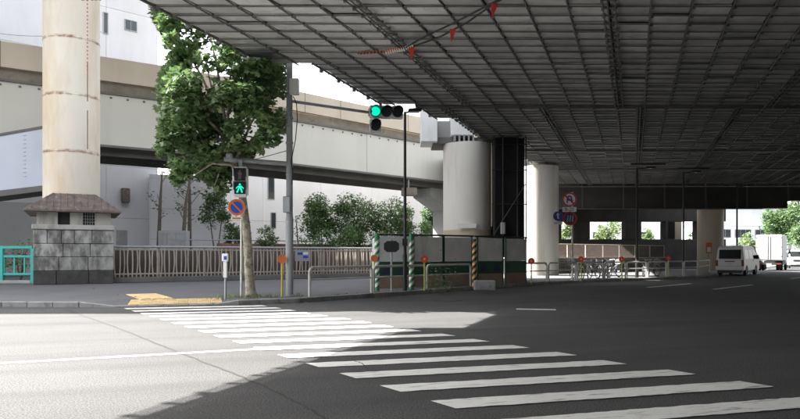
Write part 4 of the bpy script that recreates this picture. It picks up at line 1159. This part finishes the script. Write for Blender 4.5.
# ================================================================== bicycles
def bicycle():
    t = thing('bicycle','bicycle','bicycle')
    for x in (-.52,.52):
        wl = MB().torus((x,0,.335),.315,.022,22,6).build('wheel','rubber',t)
        MB().torus((x,0,.335),.29,.010,22,4).build('rim','chrome',wl)
        s_ = MB()
        for i in range(10): a = math.pi*2*i/10; s_.tube([(x,0,.335),(x+.29*math.cos(a),0,.335+.29*math.sin(a))],.003,3,False)
        s_.tube([(x,-.05,.335),(x,.05,.335)],.02,6); s_.build('spokes','chrome',wl)
        f_ = MB(); o = len(f_.v)
        pts = [(x+.355*math.cos(R(a)),0,.335+.355*math.sin(R(a))) for a in range(20,181,16)] if x < 0 else [(x+.355*math.cos(R(a)),0,.335+.355*math.sin(R(a))) for a in range(30,171,16)]
        f_.tube(pts,.022,5); f_.build('mudguard','chrome',t)
    fr = MB(); bb = (-.06,0,.29); sd = (-.20,0,.74); hdt = (.36,0,.80); hdb = (.40,0,.62)
    for a, b_ in ((bb,hdb),(bb,sd),((-.52,.05,.335),bb),((-.52,.05,.335),sd),((-.52,-.05,.335),sd),(hdt,hdb),((-.13,0,.5),(.38,0,.7))): fr.tube([a,b_],.019,6)
    fr.build('frame','bikeframe',t)
    fk_ = MB(); fk_.tube([hdb,(.45,.05,.5),(.52,.05,.335)],.014,6).tube([hdb,(.45,-.05,.5),(.52,-.05,.335)],.014,6); fk_.build('fork','chrome',t)
    hb = MB(); hb.tube([hdt,(.33,0,.98)],.014,6); hb.tube([(.12,-.27,.99),(.26,-.25,1.02),(.34,0,.98),(.26,.25,1.02),(.12,.27,.99)],.013,6); hb.build('handlebar','chrome',t)
    MB().prismy([(-.40,.83),(-.1,.80),(-.05,.83),(-.12,.87),(-.38,.89)],-.07,.07).build('saddle','rubber',t,.025)
    MB().tube([sd,(-.22,0,.83)],.014,6).build('seat_post','chrome',t)
    bk = MB()
    for i in range(6):
        z = .74+.05*i; g = .02*i/5; bk.tube([(.46-g,-.14-g,z),(.74+g,-.14-g,z),(.74+g,.14+g,z),(.46-g,.14+g,z),(.46-g,-.14-g,z)],.006,4)
    for i in range(8):
        x = .46+.04*i
        for y in (-.15,.15): bk.tube([(x,y,.74),(x,y*1.1,.99)],.005,4)
    for i in range(7): bk.tube([(.75,-.14+.047*i,.74),(.77,-.15+.05*i,.99)],.005,4); bk.tube([(.46,-.14+.047*i,.74),(.45,-.15+.05*i,.99)],.005,4)
    bk.box(.46,.74,-.14,.14,.735,.742); bk.build('basket','chrome',t)
    MB().tube([(-.5,-.08,.02),(-.52,-.05,.335)],.012,5).build('kick_stand','chrome',t)
    ck = MB().torus((-.06,-.06,.29),.09,.012,16,5); ck.tube([(-.06,-.06,.29),(.04,-.09,.16)],.011,5); ck.box(-.0,.08,-.17,-.09,.15,.17); ck.build('crank','chrome',t)
    MB().box(-.78,-.45,-.08,.08,.70,.715).build('carrier','chrome',t)
    return t
mat('bikeframe',(.32,.33,.34),.35,.1,3.,metal=.4,rnd=.5)
proto = bicycle()
bl = [(577,1.15,100,'bicycle parked left of the sign post post under the deck'),(588,1.15,75,'bicycle directly right of the round traffic signs'),(594,1.25,95,'bicycle in the middle of the tight bunch'),
      (601,1.1,85,'bicycle second from the right in the tight bunch'),(608,1.2,68,'bicycle at the right end of the tight bunch'),(614,1.4,42,'silver bicycle standing at an angle right of the bunch'),
      (645,1.2,60,'bicycle beyond the black lamp post'),(652,1.2,35,'bicycle parked slanting far along the kerb')]
bl[0] = (577,1.15,100,'bicycle parked nearest the post of the round traffic signs, on its left')
for i, (px, off_, deg, lab) in enumerate(bl):
    o = proto if i == 0 else copy_tree(proto)
    p = on_line(px, offs(K, off_)); o.location = (p.x,p.y,.12); o.rotation_euler = (R(random.uniform(-5,5)),0,R(deg))
    tag(o, lab, 'bicycle', 'bicycles parked behind the guard rails')

# ================================================================== vehicles
def loft_body(prof, hwf, m_, name, parent, bevel=.05):
    b = MB(); n_ = len(prof)
    v = [(x,-hwf(z),z) for x,z in prof] + [(x,hwf(z),z) for x,z in prof]
    b.add(v, [tuple(range(n_)), tuple(range(2*n_-1,n_-1,-1))] + [((i+1)%n_,i,n_+i,n_+(i+1)%n_) for i in range(n_)])
    return b.build(name, m_, parent, bevel)
def side_panel(pts, hwf, s_, e, m_, name, parent):
    b = MB(); n_ = len(pts); v = [(x,s_*(hwf(z)+e),z) for x,z in pts] + [(x,s_*(hwf(z)-.03),z) for x,z in pts]
    b.add(v, [tuple(range(n_)), tuple(range(2*n_-1,n_-1,-1))] + [((i+1)%n_,i,n_+i,n_+(i+1)%n_) for i in range(n_)])
    return b.build(name, m_, parent)
def wheel(t, x, y, r, wd=.18):
    b = MB(); n_ = 24
    prof = [(r*.55,-wd/2),(r*.93,-wd/2),(r,-wd/2+.03),(r,wd/2-.03),(r*.93,wd/2),(r*.55,wd/2)]
    o = len(b.v)
    for (rr,yy) in prof:
        for i in range(n_): a = 2*math.pi*i/n_; b.v.append((x+rr*math.cos(a),y+yy,r+rr*math.sin(a)))
    for k in range(len(prof)-1):
        for i in range(n_): b.f.append((o+k*n_+i,o+k*n_+(i+1)%n_,o+(k+1)*n_+(i+1)%n_,o+(k+1)*n_+i))
    wo_ = b.build('wheel','rubber',t)
    rm = MB().discy(x,r,r*.56,y-wd*.36,y+wd*.36,20)
    for i in range(6): a = math.pi*2*i/6; rm.discy(x+r*.33*math.cos(a),r+r*.33*math.sin(a),r*.08,y-wd*.42,y+wd*.42,8)
    rm.discy(x,r,r*.15,y-wd*.45,y+wd*.45,12)
    rm.build('rim','rim',wo_)
def van(label, loc, rz):
    t = thing('white_van', label, 'van', loc, rz)
    hw = lambda z: .845 if z < 1.0 else .845-.125*(z-1.0)/.98
    prof = [(.03,.34),(.0,.55),(.03,1.0),(.16,1.72),(.26,1.90),(.5,1.96),(2.2,1.99),(3.2,1.95),(3.5,1.86),(4.22,1.14),(4.55,1.02),(4.66,.72),(4.66,.34)]
    body = loft_body(prof, hw, 'carwhite', 'body', t, .045)
    for s_ in (-1,1):
        side_panel([(.42,1.10),(1.55,1.10),(1.55,1.68),(.52,1.68)], hw, s_, .006, 'carglass', 'side_window', t)
        side_panel([(1.66,1.10),(2.75,1.10),(2.75,1.69),(1.66,1.69)], hw, s_, .006, 'carglass', 'side_window', t)
        side_panel([(2.88,1.10),(3.98,1.10),(3.46,1.70),(2.88,1.70)], hw, s_, .006, 'carglass', 'side_window', t)
        for x in (1.60,2.81): side_panel([(x-.006,.45),(x+.006,.45),(x+.006,1.85),(x-.006,1.85)], hw, s_, .004, 'plastic', 'door_seam', t)
        side_panel([(2.62,.95),(2.76,.95),(2.76,.99),(2.62,.99)], hw, s_, .02, 'plastic', 'door_handle', t)
        for x in (.82,3.55):
            side_panel([(x+.37*math.cos(R(a)),.33+.37*math.sin(R(a))) for a in range(0,181,20)], hw, s_, .004, 'plastic', 'wheel_arch', t)
            wheel(t, x, s_*.76, .32)
        b = MB(); b.box(3.55,3.68,s_*.90-.10,s_*.90+.10,1.08,1.36); b.build('wing_mirror','plastic',t,.03)
        # tail lamps wrap the rear corners
        b = MB(); y0,y1 = (s_*.70,s_*.855); b.box(-.02,.10,min(y0,y1),max(y0,y1),.62,1.02); b.build('tail_lamp','taildark',t,.015)
    def rx(z): 
        for (a, b_) in zip(prof[:5], prof[1:6]):
            if a[1] <= z <= b_[1]: return a[0]+(b_[0]-a[0])*(z-a[1])/(b_[1]-a[1])
        return 0
    def rear(y0, y1, z0_, z1_, e, m_, name):
        b = MB(); A = [(rx(z0_)-e,y0,z0_),(rx(z0_)-e,y1,z0_),(rx(z1_)-e,y1,z1_),(rx(z1_)-e,y0,z1_)]
        B = [(p[0]+.06,p[1],p[2]) for p in A]; return b.hexa(A,B).build(name,m_,t)
    rear(-.66,.66,1.10,1.70,.008,'carglass','rear_window')
    rear(-.18,.18,.70,.86,.012,'plate','number_plate'); rear(-.3,.3,.90,.96,.02,'plastic','boot_handle')
    rear(-.62,.62,1.03,1.045,.005,'plastic','tailgate_seam'); rear(-.74,.74,.62,.632,.005,'plastic','tailgate_seam')
    MB().box(-.10,.2,-.83,.83,.36,.60).build('bumper','carwhite',t,.04)
    MB().box(-.06,4.6,-.74,.74,.18,.36).build('underbody','plastic',t)
    b = MB(); b.hexa([(3.56,-.66,1.80),(3.56,.66,1.80),(4.18,.72,1.17),(4.18,-.72,1.17)],[(3.60,-.66,1.84),(3.60,.66,1.84),(4.22,.72,1.21),(4.22,-.72,1.21)]); b.build('windscreen','carglass',t)
    MB().box(4.60,4.70,-.8,.8,.36,.62).build('bumper','plastic',t,.03)
    for s_ in (-1,1): MB().box(4.5,4.665,min(s_*.5,s_*.82),max(s_*.5,s_*.82),.74,.98).build('headlamp','signwhite',t,.03)
    MB().box(4.6,4.675,-.45,.45,.74,.92).build('grille','plastic',t)
    return t
van('white van parked at the kerb, seen from behind under the deck', (21.6,42.6,0), R(50))
def truck(label, loc, rz):
    t = thing('box_truck', label, 'truck', loc, rz)
    MB().box(0,3.6,-1.0,1.0,.88,3.1).build('cargo_box','cargowhite',t,.02)
    for y in (-.5,.5):
        dd = MB().box(-.025,.0,y-.475,y+.475,.95,3.03).build('rear_door','cargowhite',t,.01)
        MB().tube([(-.04,y*.2,.95),(-.04,y*.2,3.0)],.015,6).build('lock_bar','chrome',dd)
        for z in (1.2,2.0,2.8): MB().box(-.035,-.02,y*1.86-.05,y*1.86+.05,z,z+.08).build('hinge','chrome',dd)
    for (y0,y1) in ((-1.012,-.95),(.95,1.012)):
        MB().box(-.012,.05,y0,y1,.87,3.11).build('corner_trim','galv',t)
    MB().box(.0,3.6,-.42,.42,.58,.86).build('chassis','plastic',t)
    MB().box(-.06,.05,-.95,.95,.50,.66).build('rear_bumper','plastic',t,.02)
    for s_ in (-1,1):
        MB().box(-.075,-.061,min(s_*.55,s_*.88),max(s_*.55,s_*.88),.53,.63).build('tail_lamp','taildark',t)
        for x in (.95,):
            wheel(t,x,s_*.82,.36,.22); wheel(t,x,s_*.56,.36,.2)
        wheel(t,4.35,s_*.82,.36,.2)
        MB().box(.35,.37,min(s_*.66,s_*.98),max(s_*.66,s_*.98),.16,.86).build('mud_flap','rubber',t)
        MB().box(1.5,3.4,min(s_*.86,s_*.9),max(s_*.86,s_*.9),.5,.8).build('side_guard','plastic',t)
    MB().box(-.08,-.066,-.2,.2,.50,.62).build('number_plate','plate',t)
    hw = lambda z: .92 if z < 1.2 else .92-.10*(z-1.2)/.95
    loft_body([(3.72,.5),(3.72,2.12),(4.75,2.15),(5.2,1.35),(5.3,.5)], hw, 'carwhite','cab',t,.05)
    for s_ in (-1,1):
        side_panel([(4.05,1.38),(5.0,1.38),(4.72,1.98),(4.05,1.98)], hw, s_, .006,'carglass','side_window',t)
        MB().box(4.95,5.05,s_*1.08-.09,s_*1.08+.09,1.45,1.85).build('wing_mirror','plastic',t,.02)
    b = MB(); b.hexa([(4.79,-.78,2.05),(4.79,.78,2.05),(5.21,.85,1.4),(5.21,-.85,1.4)],[(4.83,-.78,2.05),(4.83,.78,2.05),(5.25,.85,1.4),(5.25,-.85,1.4)]); b.build('windscreen','carglass',t)
    return t
truck('white box truck parked in front of the white van', (31.9,56.2,0), R(54))
v2 = None
def minivan(label, loc, rz):
    t = thing('silver_van', label, 'van', loc, rz)
    hw = lambda z: .78 if z < 1.0 else .78-.12*(z-1.0)/.9
    loft_body([(.05,.32),(.0,.9),(.2,1.75),(.5,1.88),(2.4,1.88),(2.75,1.78),(3.25,1.15),(3.5,.98),(3.55,.32)], hw, 'carwhite','body',t,.05)
    for s_ in (-1,1):
        side_panel([(.4,1.1),(1.5,1.1),(1.5,1.65),(.48,1.65)], hw, s_, .006,'carglass','side_window',t)
        side_panel([(1.62,1.1),(2.95,1.1),(2.6,1.65),(1.62,1.65)], hw, s_, .006,'carglass','side_window',t)
        for x in (.7,2.85): wheel(t,x,s_*.7,.29,.16)
        MB().box(3.45,3.56,min(s_*.42,s_*.72),max(s_*.42,s_*.72),.75,.95).build('headlamp','signwhite',t,.03)
        MB().box(2.75,2.85,s_*.84-.08,s_*.84+.08,1.1,1.3).build('wing_mirror','plastic',t,.02)
    b = MB(); b.hexa([(2.80,-.62,1.72),(2.80,.62,1.72),(3.24,.7,1.2),(3.24,-.7,1.2)],[(2.84,-.62,1.72),(2.84,.62,1.72),(3.29,.7,1.2),(3.29,-.7,1.2)]); b.build('windscreen','carglass',t)
    MB().box(3.5,3.62,-.74,.74,.34,.58).build('bumper','carwhite',t,.04); MB().box(3.5,3.57,-.38,.38,.7,.88).build('grille','plastic',t); MB().box(3.6,3.63,-.18,.18,.4,.5).build('number_plate','plate',t)
    MB().box(.1,3.4,-.68,.68,.16,.34).build('underbody','plastic',t)
    return t
minivan('pale small van at the right edge facing the camera', (41.8,69.,0), R(245))

# ================================================================== cables with pennants under the scaffold
def cy_(y): return F*(DZ-H)/(YH-y)
def cpt(px, py, k=.95): Y = cy_(py)*k; return W(px,py,Y)
c1 = [cpt(358,53.5,.99),cpt(385,51.5,.97),cpt(405,48,.95),cpt(425,36.5,.94),cpt(455,22.5,.93),cpt(480,9.5,.93),cpt(500,-1,.93),cpt(530,-14,.95)]
c2_ = [cpt(398,50,.96),cpt(412,47,.94),cpt(440,37,.93),cpt(468,22,.92),cpt(495,3,.92),cpt(512,-6,.92),cpt(545,-18,.95)]
cb1 = thing('flag_cable','drooping black cables with red pennants and striped sleeve under the scaffold','cable',c1[0])
o_ = c1[0]
MB().tube([p-o_ for p in c1],.022,6).build('cable','black',cb1); MB().tube([p-o_ for p in c2_],.022,6).build('cable','black',cb1)
def spiral(path, r, m_, name, turns):
    P = []; N_ = turns*8
    for i in range(N_+1):
        f_ = i/N_*(len(path)-1); k = min(int(f_),len(path)-2); p = path[k].lerp(path[k+1],f_-k); a = 2*math.pi*i/8
        P.append(p+Vector((0,math.cos(a)*r,math.sin(a)*r))-o_)
    MB().tube(P,.018,5).build(name,m_,cb1)
spiral(c1[0:3],.035,'orange','sleeve',16); spiral([p+Vector((0,0,-.03)) for p in (c1[1],c1[2])],.045,'signwhite','sleeve',9); spiral([cpt(405,48.3,.95),cpt(413,44.5,.945)],.045,'signwhite','sleeve',4)
for (px, py, lx) in ((411.5,47.5,0),(453,29.,-1),(495,3.5,-2)):
    p = cpt(px,py,.92)-o_; L0 = .30
    MB().add([p+Vector((-.08,0,0)),p+Vector((.08,.03,0.01)),p+Vector((lx*.03,.05,-L0)),p+Vector((-.08,.012,0)),p+Vector((.08,.042,.01)),p+Vector((lx*.03,.062,-L0))],[(0,1,2),(5,4,3),(0,3,4,1),(1,4,5,2),(2,5,3,0)]).build('pennant','redd',cb1,smooth=False)

# thin service wires
def wire(a, b, sag, label):
    P = [a.lerp(b, i/12) + Vector((0,0,-sag*4*(i/12)*(1-i/12))) for i in range(13)]
    t = thing('service_wire', label, 'cable', a); MB().tube([p-a for p in P], .012, 5).build('strand', 'black', t)
wire(W(289.5,150,SP.y), W(156,172,40.), .25, 'thin wire from the signal pole to the slender trees')
wire(W(101,32,30.), W(-20,30,44.), .3, 'thin wire running left from the rusty column')
lb = thing('ramp_lamp', 'small dark lamp box hanging under the ramp left of the pale column', 'lamp', W(411,191,53.))
MB().box(-.8,.5,-.4,.4,-.4,.25).build('lamp_box', 'recess', lb, .06)
MB().tube([(-.2,0,.2),(-.2,0,W(0,180,53.).z-W(0,191,53.).z+.4)], .06, 8).build('hanger', 'signgrey', lb)
